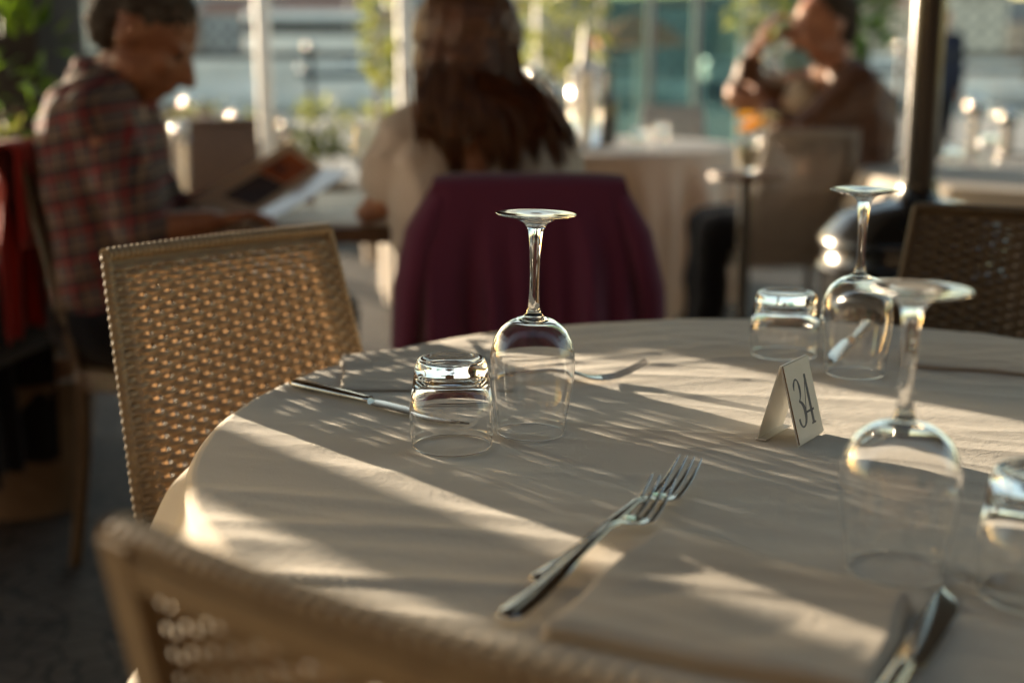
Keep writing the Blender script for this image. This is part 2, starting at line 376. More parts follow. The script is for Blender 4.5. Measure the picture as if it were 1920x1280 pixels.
def parasol_far():
    p = at(1198, 60, 13.5); t = thing('parasol', 'faded orange parasol seen through the teal glass booth', 'parasol', (p.x, 13.5, 0))
    MB().tube([(0, 0, 0), (0, 0, 1.42)], .02, 8).build('pole', M_whitepaint, t)
    MB().lathe([(.01, 1.64), (.24, 1.54), (.48, 1.36), (.50, 1.31)], 8).build('canopy', mat('faded orange canvas', (.6, .22, .1), .9, transl=((.9, .35, .15), .3)), t, smooth=False)
parasol_far()

# foliage
def leaf_cluster(mb, c, R, n, size, rnd, droop=.3, shell=.35):
    for _ in range(n):
        while True:
            q = Vector((rnd.uniform(-1, 1), rnd.uniform(-1, 1), rnd.uniform(-1, 1)))
            if shell < q.length < 1: break
        if noise.noise(q * 2.3 + Vector(c)) < -.12: continue
        p = Vector(c) + Vector((q.x * R[0], q.y * R[1], q.z * R[2]))
        d = (q + Vector((rnd.uniform(-.6, .6), rnd.uniform(-.6, .6), rnd.uniform(-.5, .5) - droop))).normalized()
        s = d.cross(Vector((rnd.uniform(-1, 1), rnd.uniform(-1, 1), 1))).normalized(); L = size * rnd.uniform(.6, 1.3); W = L * .28
        nn = d.cross(s) * W * .4
        mb.add([p, p + d * L * .45 + s * W + nn, p + d * L, p + d * L * .45 - s * W + nn], [(0, 1, 2), (0, 2, 3)])
def planter(px, py, Y, label, R, n, size, m, box=True, seed=1):
    rnd = random.Random(seed); p = at(px, py, Y); t = thing('potted_shrub', label, 'plant', (p.x, Y, 0), 0, 'plants around the terrace')
    z = p.z
    f = MB()
    leaf_cluster(f, (0, 0, z), R, n, size, rnd); f.build('foliage', m, t, smooth=False)
    s = MB(); 
    for k in range(5):
        a = rnd.uniform(0, 6.28); s.tube([(0, 0, .25), (.06 * cos(a), .06 * sin(a), z * .6), (R[0] * .5 * cos(a), R[1] * .5 * sin(a), z)], [.012, .009, .004], 6)
    s.build('stem', M_woodlight, t)
    pt = MB(); pt.lathe([(.001, 0), (.14, 0), (.18, .32), (.19, .34), (.17, .34), (.165, .28), (.001, .28)], 20); pt.build('pot', M_woodlight, t); return t
planter(605, 240, 8.5, 'yellow green sunlit shrub beyond the open menu', (.24, .2, .15), 300, .09, M_green, seed=2)
planter(722, 65, 7.3, 'light green climber at left of the post by the woman', (.12, .12, .26), 260, .08, M_green, seed=3)
planter(712, 260, 8.0, 'low green shrub beside the wine glass near the woman', (.15, .2, .22), 260, .08, M_green, seed=4)
planter(1055, 50, 8.6, 'green climber between the woman and the teal booth', (.28, .2, .3), 460, .09, M_green, seed=5)
planter(1600, 45, 7.5, 'green shrub between the drinking man and the heater pole', (.26, .2, .22), 420, .09, M_greendark, seed=6)
planter(1430, 25, 8.0, 'green shrub above the drinking man\'s hand', (.2, .2, .14), 300, .08, M_green, seed=7)
planter(22, 200, 3.6, 'dark green leafy shrub at the left edge by the stone wall', (.18, .2, .3), 200, .085, M_greendark, seed=8)
planter(8, 340, 3.1, 'green plant at the left edge beside the red jacket', (.07, .1, .13), 130, .08, M_green, seed=9)
# dark wall at far left
p = at(45, 100, 4.6)
t = thing('stone_pillar', 'dark stone pillar at the left edge behind the leafy shrub', 'pillar', (p.x - .12, 4.6, 0))
MB().box((0, 0, 1.5), (.52, .5, 3.0), bev=.02).build('shaft', M_stonewall, t)
MB().box((0, 0, .06), (.6, .58, .12), bev=.02).build('plinth', M_stonewall, t)
# timber planter box with low brown bench behind
t = thing('timber_planter', 'low brown timber planter between man in plaid and white post', 'planter', (at(400, 225, 9.5).x, 9.5, 0))
MB().box((0, 0, .35), (1.0, .4, .68), bev=.01).build('box', M_wood, t)
MB().box((0, 0, .715), (1.06, .46, .045), bev=.01).build('rim', M_wood, t)
f = MB(); leaf_cluster(f, (0, 0, .76), (.45, .16, .05), 70, .07, random.Random(3)); f.build('foliage', M_green, t, smooth=False)

# ---------------------------------------------------------------- woven chair
CH_W, CH_TOP, SEAT, LEAN = .318, .878, .45, .25
def make_chair(name, label, mw, mf, ms):
    t = thing(name, label, 'chair')
    z0 = SEAT - .03; Hb = CH_TOP - z0
    def P(u, v, n):       # n>0 is the outer (rear) side
        wsc = 1 + .22 * (1 - v / Hb)
        cur = -.055 * (1 - (2 * u / CH_W) ** 2) * 0 + .012 * (1 - (2 * u / CH_W) ** 2)
        return (u * wsc, LEAN * v + cur + n, z0 + v)
    pitch, s = .0071, .0172
    stake = []; nrow = int((Hb - .016) / pitch); U0 = CH_W / 2 - .004
    m = MB()
    nv = int(2 * U0 / s); us = [(i - nv / 2) * s for i in range(nv + 1)]
    nseg = 144
    for j in range(nrow):
        v0 = .006 + j * pitch; rows = []
        jr = random.uniform(-.0003, .0003)
        for q in range(nseg + 1):
            u = -U0 + 2 * U0 * q / nseg; edge = min(1, max(0, (U0 - abs(u)) / .006))
            n = .0030 * cos(pi * u / s + pi * j) * edge
            ht = hb = pitch * .5 - .0002
            inner = abs(u) < U0 - .030 and j < nrow - 4
            if inner:
                for i, ui in enumerate(us):
                    du = abs(u - ui - .0038) / .0042
                    if du < 1:
                        k = (1 - du ** 4) * .0016
                        if (i + j) % 2 == 0: ht -= k
                        if (i + j - 1) % 2 == 0: hb -= k
            th = .0021
            rows.append([P(u, v0 + jr + ht, n), P(u, v0 + jr + ht * .55, n - th), P(u, v0 + jr - hb * .55, n - th), P(u, v0 + jr - hb, n),
                         P(u, v0 + jr - hb * .55, n + th), P(u, v0 + jr + ht * .55, n + th)])
        m.grid(rows, True)
    for ui in us:
        rows = []
        for q in range(0, nrow * 2 + 1):
            v = q * pitch / 2
            n = 0; wv = .0031
            rows.append([P(ui - wv, v, n), P(ui, v, n - .0006), P(ui + wv, v, n)])
        nf0 = len(m.f); m.grid(rows); stake += range(nf0, len(m.f))
    bk = m.build('backrest', [mw, ms], t)
    for q in stake: bk.data.polygons[q].material_index = 1
    # rope-like binding of both sides, running down into the rear legs
    for sd in (-1, 1):
        pts, rad = [], []
        nn = 190
        for q in range(nn + 1):
            v = Hb * q / nn; x, y, z = P(sd * (CH_W / 2), v, .001)
            pts.append((x, y, z)); rad.append(.0056 + .0009 * cos(2 * pi * v / .0092))
        fb = MB().tube(pts, rad, 10)
        x, y, z = P(sd * (CH_W / 2 - .006), 0, .006)
        fb.build('side_binding', mf, t)
        fr = MB(); rows = []
        for q in range(11):
            v = Hb * q / 10 - (.002 if q == 10 else 0); a = P(sd * (CH_W / 2 - .003), v, .0045); b = P(sd * (CH_W / 2 - .024), v, .0045); c = P(sd * (CH_W / 2 - .024), v, .016); d = P(sd * (CH_W / 2 - .003), v, .016)
            rows.append([a, b, c, d])
        fr.grid(rows, True, caps=True); fr.build('side_rail', mf, t)
        xb = P(sd * (CH_W / 2), 0, 0)[0]
        MB().tube([(xb - sd * .012, .004, z0 + .02), (xb - sd * .010, .012, .25), (xb, .045, 0.001)], [.017, .016, .014], 10).build('leg', mf, t)
        MB().tube([(xb + sd * .015, -.40, SEAT - .03), (xb + sd * .015, -.405, .25), (xb + sd * .02, -.42, 0.001)], [.017, .016, .014], 10).build('leg', mf, t)
    pts, rad = [], []
    for q in range(241):
        u = -CH_W / 2 + CH_W * q / 240; pts.append(P(u, Hb - .003 + .0012 * 0, .003)); rad.append(.0088 + .0010 * cos(2 * pi * q / 6))
    MB().tube(pts, rad, 10, flat=.8).build('top_binding', mf, t)
    # bottom half of the top rail behind the weave
    rows = []
    for q in range(13):
        u = (-CH_W / 2 + .004) + (CH_W - .008) * q / 12
        rows.append([P(u, Hb - .006, .005), P(u, Hb - .022, .005), P(u, Hb - .022, .015), P(u, Hb - .006, .015)])
    MB().grid(rows, True, caps=True).build('top_rail', mf, t)
    # seat
    sm = MB(); rows = []
    ws = CH_W * 1.2 / 2
    for q in range(41):
        y = .0 - .42 * q / 40; zz = SEAT - .004 + .0015 * cos(q * pi)
        wq = ws + .02 * q / 40
        rows.append([(-wq, y, zz - .05), (-wq, y, zz), (-wq * .5, y, zz - .006), (0, y, zz - .009), (wq * .5, y, zz - .006), (wq, y, zz), (wq, y, zz - .05)])
    sm.grid(rows, False); sm.add(rows[0], [tuple(range(7))]); sm.add(rows[-1], [tuple(range(7))])
    sm.build('seat', mw, t)
    return t
def set_chair(t, top, a):
    "top = world xy of the middle of the top edge; a = turn; the sitter looks along local -y"
    ly = LEAN * (CH_TOP - SEAT + .03) + .012
    t.location = (top[0] + sin(a) * ly, top[1] - cos(a) * ly, 0); t.rotation_euler = (0, 0, a)
chair1 = make_chair('woven_chair', 'tan woven chair left of the table, light glowing through its open weave', M_wicker, M_wicker_frame, M_stake)
set_chair(chair1, (-.35, 1.524), radians(48.3)); G = 'woven terrace chairs'; chair1['group'] = G
chair2 = copy_tree(chair1); chair2['label'] = 'blurred tan woven chair closest to the camera, cropped by the bottom edge'
set_chair(chair2, (-.050, .441), radians(180 - 34.5))
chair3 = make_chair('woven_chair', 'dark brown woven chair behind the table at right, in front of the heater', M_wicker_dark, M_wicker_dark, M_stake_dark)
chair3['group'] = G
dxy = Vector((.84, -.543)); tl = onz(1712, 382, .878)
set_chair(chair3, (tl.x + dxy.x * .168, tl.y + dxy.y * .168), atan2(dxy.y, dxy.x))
def far_chair(top, a, label, mw=None):
    c = copy_tree(chair3); c['label'] = label; c['group'] = G; set_chair(c, top, a)
    if mw:
        for ch in [q for q in bpy.data.objects if q.parent == c]:
            ch.data = MESHSWAP.setdefault((ch.data.name, mw.name), None) or swapmat(ch.data, mw)
    return c
MESHSWAP = {}
def swapmat(me, m):
    k = (me.name, m.name)
    if not MESHSWAP.get(k):
        n = me.copy(); n.materials.clear(); n.materials.append(m); n.materials.append(m); MESHSWAP[k] = n
    return MESHSWAP[k]
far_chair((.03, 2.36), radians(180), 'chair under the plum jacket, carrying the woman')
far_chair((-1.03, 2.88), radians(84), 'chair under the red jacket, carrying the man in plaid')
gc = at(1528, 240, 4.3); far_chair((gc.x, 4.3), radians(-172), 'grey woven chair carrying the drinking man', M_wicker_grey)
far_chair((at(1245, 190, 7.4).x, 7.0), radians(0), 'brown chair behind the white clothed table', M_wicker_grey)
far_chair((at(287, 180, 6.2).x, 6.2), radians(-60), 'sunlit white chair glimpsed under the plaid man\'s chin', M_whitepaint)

# ---------------------------------------------------------------- dining table and cloth
TC, TR, TZ = Vector((.2756, 1.1192)), .5547, .75
t = thing('dining_table', 'round table under the beige cloth set for four', 'table', (TC.x, TC.y, 0))
MB().lathe([(.001, .722), (TR - .012, .722), (TR - .006, .735), (TR - .008, .7465), (.001, .7465)], 64).build('tabletop', M_wood, t)
MB().lathe([(.001, .03), (.06, .03), (.035, .08), (.03, .5), (.04, .70), (.16, .7215), (.001, .7215)], 24).build('pedestal', M_black, t)
MB().lathe([(.001, 0), (.26, 0), (.26, .012), (.06, .028), (.001, .029)], 32).build('foot', M_black, t)
def smooth(a, b, x):
    x = min(1, max(0, (x - a) / (b - a))); return x * x * (3 - 2 * x)
def wrinkle(x, y):
    "height of the cloth above the table, metres; x,y world"
    h = 0
    # broad soft undulation
    h += .0011 * noise.noise(Vector((x * 5.0, y * 5.0, 1.7)))
    # long creases, mostly across the picture in the front part
    front = smooth(1.15, .80, y)
    wx = x + .05 * noise.noise(Vector((x * 3, y * 3, 9)))
    q = (y + .20 * (x + .25) + .03 * noise.noise(Vector((x * 4, y * 4, 4))))
    r = noise.noise(Vector((wx * 2.2, q * 17, 3.1)))
    h += (.0009 + .0019 * front * smooth(.22, -.15, x)) * max(0, 1 - abs(r) * 3.2) ** 1.5
    r2 = noise.noise(Vector((x * 3.0 - y * 1.0, (y * 1.1 + x * .55) * 14, 7.7)))
    h += (.0004 + .0007 * front) * max(0, 1 - abs(r2) * 4) ** 1.3
    # back right creases running the other way
    r3 = noise.noise(Vector(((x + y) * 2.0, (y - x * .35) * 20, 12.0)))
    h += .0012 * smooth(1.2, 1.45, y) * max(0, 1 - abs(r3) * 3)
    h += .00012 * noise.noise(Vector((x * 45, y * 45, .3)))
    return h
def cloth():
    m = MB(); NT, rows = 560, []
    radii = [TR * (k / 95) ** .85 for k in range(1, 96)]
    def overhang(th):
        c = 2 * abs(((th - radians(48)) / (pi / 2)) % 1 - .5)      # corners of a square cloth
        return .12 + .12 * (c ** 2)
    for r in radii[:-1]:
        rows.append([(r * cos(a), r * sin(a), TZ + wrinkle(TC.x + r * cos(a), TC.y + r * sin(a)) * smooth(0, .05, TR - r + .03)) for a in [2 * pi * k / NT for k in range(NT)]])
    for k in range(1, 29):
        s = k / 28; row = []
        for i in range(NT):
            a = 2 * pi * i / NT; L = overhang(a) * s
            turn = .012; # rounding over the table edge
            if L < turn * 1.57: ph = L / turn; dr, dz = turn * sin(ph), -turn * (1 - cos(ph))
            else: dr, dz = turn, -turn - (L - turn * 1.57)
            f = smooth(0, .10, L)
            fold = .020 * sin(a * 9 + .8 * sin(a * 3)) + .012 * sin(a * 17 + 1.3) + .006 * noise.noise(Vector((a * 9, s * 2, 5)))
            flare = .48 * (-dz)
            r = TR - .008 + dr * .9 + f * fold + flare * f
            row.append((r * cos(a), r * sin(a), TZ + dz + wrinkle(TC.x + TR * cos(a), TC.y + TR * sin(a)) * .4 * (1 - f)))
        rows.append(row)
    c = (0, 0, TZ + wrinkle(TC.x, TC.y)); m.grid(rows, True)
    b = len(m.v); m.v.append(c); n = NT
    m.f += [(b, k, (k + 1) % n) for k in range(n)]
    o = m.build('tablecloth', M_cloth, loc=(TC.x, TC.y, 0)); o.data.set_sharp_from_angle(angle=pi)
    return tag(o, 'beige cloth draped over the round table under sign 34', 'tablecloth')
CLOTH = cloth()

# ---------------------------------------------------------------- glassware
def spline(pts, n):
    out = []
    P = [Vector((*p, 0)) for p in pts]
    for i in range(len(P) - 1):
        a = P[max(i - 1, 0)]; b = P[i]; c = P[i + 1]; d = P[min(i + 2, len(P) - 1)]
        for k in range(n):
            s = k / n
            q = .5 * ((2 * b) + (c - a) * s + (2 * a - 5 * b + 4 * c - d) * s * s + (3 * b - a - 3 * c + d) * s ** 3)
            out.append((max(q.x, .0001), q.y))
    out.append((P[-1].x, P[-1].y)); return out
def glass_part(name, prof, mt, parent, n=56):
    rows = [[(r * cos(2 * pi * k / n), r * sin(2 * pi * k / n), z) for k in range(n)] for r, z in prof]
    m = MB(); m.grid(rows, True)
    me = bpy.data.meshes.new(name); me.from_pydata(m.v, [], m.f)
    me.materials.append(mt); me.polygons.foreach_set('use_smooth', [True] * len(me.polygons))
    o = bpy.data.objects.new(name, me); COL.objects.link(o); o.parent = parent; return o
def make_wine(label, mt, n=56):
    "stands on its rim; outline runs from inside the bowl over the rim, up the outside, stem, foot"
    t = thing('wine_glass', label, 'wine glass', group='upturned wine glasses')
    out = spline([(.0312, .0006), (.0332, .018), (.0362, .036), (.0384, .054), (.0386, .068), (.0362, .083), (.0300, .0960), (.0200, .1040), (.0105, .1075), (.0072, .1105)], 7)
    inn = spline([(.0001, .1045), (.008, .1040), (.0190, .1012), (.0288, .0938), (.0352, .0815), (.0376, .068), (.0374, .054), (.0353, .036), (.0323, .018), (.0304, .0008)], 7)
    rim = [(.0306, .0002), (.0309, .0001)]
    glass_part('bowl', inn + rim + out, mt, t, n)
    stem = spline([(.0072, .1105), (.0056, .116), (.0046, .126), (.0042, .142), (.0044, .158), (.0052, .172), (.0064, .182), (.0080, .188)], 7)
    glass_part('stem', stem, mt, t, n)
    foot = spline([(.0080, .188), (.0120, .1925), (.0200, .1958), (.0290, .1976), (.0345, .1988), (.0357, .1996)], 5) + spline([(.0357, .1996), (.0352, .2006), (.0300, .2005), (.018, .1996), (.008, .1985), (.0001, .1980)], 5)[1:]
    glass_part('foot', foot, mt, t, n)
    return t
def make_tumbler(label, mt, n=56):
    t = thing('water_tumbler', label, 'tumbler', group='upturned water tumblers')
    inn = spline([(.0001, .0640), (.012, .0642), (.022, .0628), (.0285, .0575), (.0325, .0480), (.0355, .036), (.0362, .022), (.0340, .0008)], 7)
    out = spline([(.0349, .0005), (.0372, .022), (.0367, .036), (.0350, .048), (.0338, .058)], 7)
    glass_part('wall', inn + [(.0343, .0001), (.0346, .0001)] + out, mt, t, n)
    base = spline([(.0338, .058), (.0322, .068), (.0308, .0745), (.0290, .0782), (.0262, .0790), (.023, .0783), (.018, .0765), (.010, .0755), (.0001, .0752)], 6)
    glass_part('base', base, mt, t, n)
    return t
def sit(o, x, y, rz=0, lean=(0, 0)):
    z = TZ + wrinkle(x, y) + .0002
    o.location = (x, y, z); o.rotation_euler = (lean[0], lean[1], rz); return o
WG1 = make_wine('upturned wine glass beside the tumbler, before the plum jacket', M_glass); sit(WG1, .017, 1.130, .3, (0, radians(1.3)))
def cp(o, label): c = copy_tree(o); c['label'] = label; return c
WG2 = cp(WG1, 'upturned wine glass behind sign 34, a knife seen through it'); sit(WG2, .374, 1.361, 1.1)
WG3 = cp(WG1, 'large blurred upturned wine glass nearest the camera at right'); sit(WG3, .253, .799, 0, (0, radians(.4))); WG3.scale = (1, 1, .94)
TB1 = make_tumbler('upturned water tumbler on the knife tip, left of the wine glass', M_glass); sit(TB1, -.053, 1.087)
TB2 = cp(TB1, 'upturned tumbler left of the back wine glass, behind sign 34'); sit(TB2, .317, 1.458, 1.0); TB2.scale = (1.09, 1.09, .93)
p = onz(1940, 1118); TB3 = cp(TB1, 'blurred upturned tumbler cut by the right edge of the photo'); sit(TB3, p.x, p.y, 2.0); TB3.scale = (1, 1, 1.04)

# ---------------------------------------------------------------- cutlery
def loft(m, secs, n=12):
    "secs: (x along, y offset, z, half width, half thick)"
    rows = [[(x, y + hw * cos(2 * pi * k / n), z + ht * sin(2 * pi * k / n)) for k in range(n)] for x, y, z, hw, ht in secs]
    m.grid(rows, True, caps=True)
def make_fork(label):
    t = thing('fork', label, 'fork', group='forks')
    m = MB()     # origin at the handle end, head towards +x
    loft(m, [(.000, 0, .0042, .002, .0008), (.002, 0, .0042, .0068, .0014), (.010, 0, .0040, .0090, .0017), (.035, 0, .0042, .0084, .0017), (.07, 0, .0062, .0062, .0018), (.11, 0, .0105, .0040, .0020),
             (.145, 0, .0130, .0030, .0022), (.165, 0, .0105, .0032, .0021), (.176, 0, .0070, .0058, .0016), (.184, 0, .0045, .0102, .0011), (.192, 0, .0033, .0122, .0010), (.199, 0, .0030, .0126, .0009)])
    m.build('handle', M_steel, t)
    m = MB()
    for k in range(4):
        y = (k - 1.5) * .0066
        loft(m, [(.197, y, .0030, .0030, .0009), (.205, y, .0034, .0019, .0010), (.215, y, .0052, .0016, .0010), (.228, y * .99, .0098, .0014, .0010), (.240, y * .97, .0160, .0011, .0009), (.2475, y * .95, .0205, .0006, .0006)], 8)
    m.build('tines', M_steel, t); return t
def make_knife(label):
    t = thing('table_knife', label, 'knife', group='table knives')
    m = MB()
    loft(m, [(.000, 0, .0052, .002, .002), (.002, 0, .0052, .0062, .0036), (.008, 0, .0052, .0080, .0045), (.03, 0, .0052, .0082, .0048), (.08, 0, .0050, .0066, .0042), (.108, 0, .0050, .0056, .0036), (.113, 0, .0050, .0062, .0040), (.116, 0, .0050, .0052, .0030)], 14)
    m.build('handle', M_steel, t)
    m = MB(); secs = []
    for k in range(22):
        s = k / 21; x = .115 + .125 * s
        hw = .0085 * (1 - max(0, (s - .72) / .28) ** 2.4 * .93); y = -.0012 + (.0085 - hw) * .9
        if s < .08: hw = .0052 + .0033 * s / .08
        secs.append([(x, y - hw, .0036 - .002 * s), (x, y - hw * .2, .0044 - .002 * s), (x, y + hw, .0046 - .002 * s), (x, y + hw, .0030 - .002 * s), (x, y - hw * .2, .0030 - .002 * s)])
    m.grid(secs, True, caps=True); m.build('blade', M_steel, t); return t
def lay(o, a, b, up=0, roll=0, pit=0):
    "handle end at a, head towards b"
    d = Vector((b[0] - a[0], b[1] - a[1])); o.location = (a[0], a[1], TZ + wrinkle(a[0], a[1]) * .5 + .0006 + up)
    o.rotation_euler = (roll, pit, atan2(d.y, d.x)); return o
# ---------------------------------------------------------------- napkins
def napkin(label, A, B, C, D, h=.006, seed=1, layers=3):
    "folded napkin: corners A,B,C,D on the table in order"
    m = MB(); nu, nv = 60, 44; rnd = Vector((seed * 3.7, seed * 1.3, 0))
    A, B, C, D = [Vector((q[0], q[1])) for q in (A, B, C, D)]
    c0 = (A + B + C + D) / 4
    def pt(u, v):
        q = (A * (1 - u) + B * u) * (1 - v) + (D * (1 - u) + C * u) * v
        k = Vector((noise.noise(Vector((u * 3, v * 3, seed))), noise.noise(Vector((u * 3, v * 3, seed + 5))))) * .005
        return q + k
    for L in range(layers):
        sh = .0022 * L; rows_t, rows_b = [], []
        for i in range(nu + 1):
            rt, rb = [], []
            for j in range(nv + 1):
                u, v = i / nu, j / nv
                q = pt(u, v); q = q + (c0 - q) * sh * (1.5 + seed % 2)
                e = min(u, 1 - u, v, 1 - v); rd = sqrt(max(0, 1 - (1 - min(1, e / .025)) ** 2))
                wr = .0022 * abs(noise.noise(Vector((q.x * 13 + seed, q.y * 22, 2)))) * smooth(0, .12, e) + .0022 * noise.noise(Vector((q.x * 6, q.y * 9, seed * 2.0)))
                zb = TZ + wrinkle(q.x, q.y) + .0004 + (h / layers) * L
                lift = max(0, wr) * (L + 1) / layers
                rb.append((q.x, q.y, zb + lift * .9)); rt.append((q.x, q.y, zb + lift * 1.0 + (h / layers) * .92 * rd + .0001))
            rows_t.append(rt); rows_b.append(rb)
        m.grid(rows_t); m.grid(rows_b)
        edge = [(0, j) for j in range(nv + 1)] + [(i, nv) for i in range(1, nu + 1)] + [(nu, j) for j in range(nv - 1, -1, -1)] + [(i, 0) for i in range(nu - 1, 0, -1)]
        m.grid([[rows_t[i][j] for i, j in edge], [rows_b[i][j] for i, j in edge]], True)
    o = m.build('napkin', M_napkin); o.data.set_sharp_from_angle(angle=pi)
    return tag(o, label, 'napkin', 'folded napkins')
q = [onz(*a) for a in ((1236, 1008), (1712, 1142), (1640, 1330), (1010, 1205))]
napkin('folded beige napkin between the two forks and the knives in front', *q, h=.011, seed=1)
q = [onz(*a) for a in ((640, 672), (880, 640), (960, 735), (640, 735))]
napkin('flat folded napkin above the knife at the left place setting', *q, h=.003, seed=2, layers=2)
q = [onz(*a) for a in ((1700, 640), (1960, 655), (1990, 712), (1690, 690))]
napkin('folded napkin at the back right of the table under the dark chair', *q, h=.004, seed=3, layers=2)

K1 = make_knife('steel knife at the left place setting, tip behind the tumbler'); lay(K1, onz(548, 727), onz(880, 803))
K2 = cp(K1, 'steel knife at the back seen through the wine glass behind sign 34'); lay(K2, onz(1630, 612), onz(1548, 684), roll=radians(-12))
K3 = cp(K1, 'blurred steel knife right of the front napkin, blade pointing away'); tp = onz(1784, 1114); hd = (tp - onz(1668, 1300)).normalized(); lay(K3, tp - hd * .24, tp, roll=radians(6))
F1 = make_fork('steel fork on the edge of the front napkin, tines at upper right')
a_ = onz(946, 1186); b_ = onz(1236, 960); lay(F1, a_, b_, up=.004)
F2 = cp(F1, 'shorter looking steel fork lying beneath and left of the front fork')
a_ = onz(1018, 1108); lay(F2, a_, onz(1218, 968), up=.001)
F2.location.x -= .004
F3 = cp(F1, 'steel fork behind the middle wine glass, tines raised to the right')
p1 = onz(1212, 678, .7705); hh = onz(1105, 712, .752)
d = Vector((p1.x - hh.x, p1.y - hh.y)).normalized(); lay(F3, (p1.x - d.x * .247, p1.y - d.y * .247), (p1.x, p1.y))

# ---------------------------------------------------------------- table sign 34
def sign():
    a = Vector((.2505, 1.079)); b = Vector((.283, 1.126)); c = Vector((.2205, 1.1045))
    ax = (b - a).normalized(); W = (b - a).length; dp = Vector((-ax.y, ax.x)); D = (c - a).dot(dp)
    z0 = TZ + max(wrinkle(a.x, a.y), wrinkle(b.x, b.y), wrinkle(c.x, c.y)) + .0003
    t = thing('table_sign', 'folded white table sign printed with the number 34', 'sign', (a.x, a.y, z0), atan2(ax.y, ax.x))
    Hh = .0705; th = .0011
    def plate(name, y0, y1, mt, x0=0, x1=W, s0=0, s1=1, off=0, tk=th):
        m = MB(); p0 = Vector((0, y0, 0)); p1 = Vector((0, y1, Hh)); d = p1 - p0; n = Vector((0, -d.z, d.y)).normalized()
        if y0 > y1: n = -n
        m2 = bmesh.new(); L = d.length
        vs = []
        for s_ in (s0, s1):
            for x in (x0, x1):
                for o_ in (off, off + tk): vs.append(p0 + d * s_ + Vector((x, 0, 0)) + n * o_)
        m.add(vs, [(0, 1, 3, 2), (4, 6, 7, 5), (0, 4, 5, 1), (2, 3, 7, 6), (0, 2, 6, 4), (1, 5, 7, 3)]); m2.free()
        return m, n, d, p0
    m, n, d, p0 = plate('f', 0, D / 2, M_white); f = m.build('front_plate', M_white, t, smooth=False)
    bv = f.modifiers.new('b', 'BEVEL'); bv.width = .0004; bv.segments = 2
    m2, *_ = plate('edge', 0, D / 2, M_brownedge, .0012, W - .0004, .02, .985, th, .0009); e = m2.build('printed_plate', [M_brownedge], f, smooth=False)
    m3, *_ = plate('face', 0, D / 2, M_white, .0013, W - .0004, .021, .985, th + .0009, .0003); m3.build('printed_face', M_white, f, smooth=False)
    m4, *_ = plate('r', D, D / 2 + .0003, M_white, off=-th); bp = m4.build('back_plate', M_white, t, smooth=False)
    # digits
    def P(u, v, h): return p0 + d * v + Vector((u * W, 0, 0)) + n * h
    dm = MB()
    def stroke(pts):
        cs = [Vector((p[0], p[1] * d.length / W)) for p in pts]; ws = [p[2] / 2 for p in pts]
        # refine
        C, Wd = [], []
        for i in range(len(cs) - 1):
            A = cs[max(i - 1, 0)]; B = cs[i]; C_ = cs[i + 1]; E_ = cs[min(i + 2, len(cs) - 1)]
            for k in range(6):
                s = k / 6
                C.append(.5 * ((2 * B) + (C_ - A) * s + (2 * A - 5 * B + 4 * C_ - E_) * s * s + (3 * B - A - 3 * C_ + E_) * s ** 3)); Wd.append(ws[i] * (1 - s) + ws[i + 1] * s)
        C.append(cs[-1]); Wd.append(ws[-1]); lo, hi = [], []
        for i, c in enumerate(C):
            tn = (C[min(i + 1, len(C) - 1)] - C[max(i - 1, 0)]).normalized(); nn = Vector((-tn.y, tn.x))
            a1 = c + nn * Wd[i]; a2 = c - nn * Wd[i]; k = W / d.length
            lo.append(P(a1.x, a1.y * k, .0024)); hi.append(P(a2.x, a2.y * k, .0024))
        dm.grid([lo, hi])
        dm.grid([[q - n * .0001 for q in lo], lo]); dm.grid([hi, [q - n * .0001 for q in hi]])
    stroke([(.215, .655, .02), (.235, .72, .055), (.31, .775, .03), (.39, .755, .03), (.425, .68, .075), (.42, .60, .06), (.37, .53, .03), (.31, .505, .015)])
    stroke([(.31, .505, .02), (.38, .485, .05), (.45, .42, .09), (.465, .33, .10), (.43, .25, .07), (.35, .20, .03), (.26, .205, .03), (.21, .26, .06), (.205, .31, .06)])
    stroke([(.70, .78, .012), (.70, .775, .075), (.70, .5, .085), (.70, .19, .085)])
    stroke([(.69, .77, .02), (.60, .58, .022), (.50, .36, .022)])
    stroke([(.485, .345, .035), (.60, .345, .035), (.80, .345, .035)])
    stroke([(.62, .185, .03), (.70, .185, .03), (.78, .185, .03)])
    dm.build('number', M_ink, f, smooth=False)
    fl = MB().box((W / 2, D - .004, .0014), (W, .010, .0012)); fl.build('fold_flap', M_white, t, smooth=False)
sign()

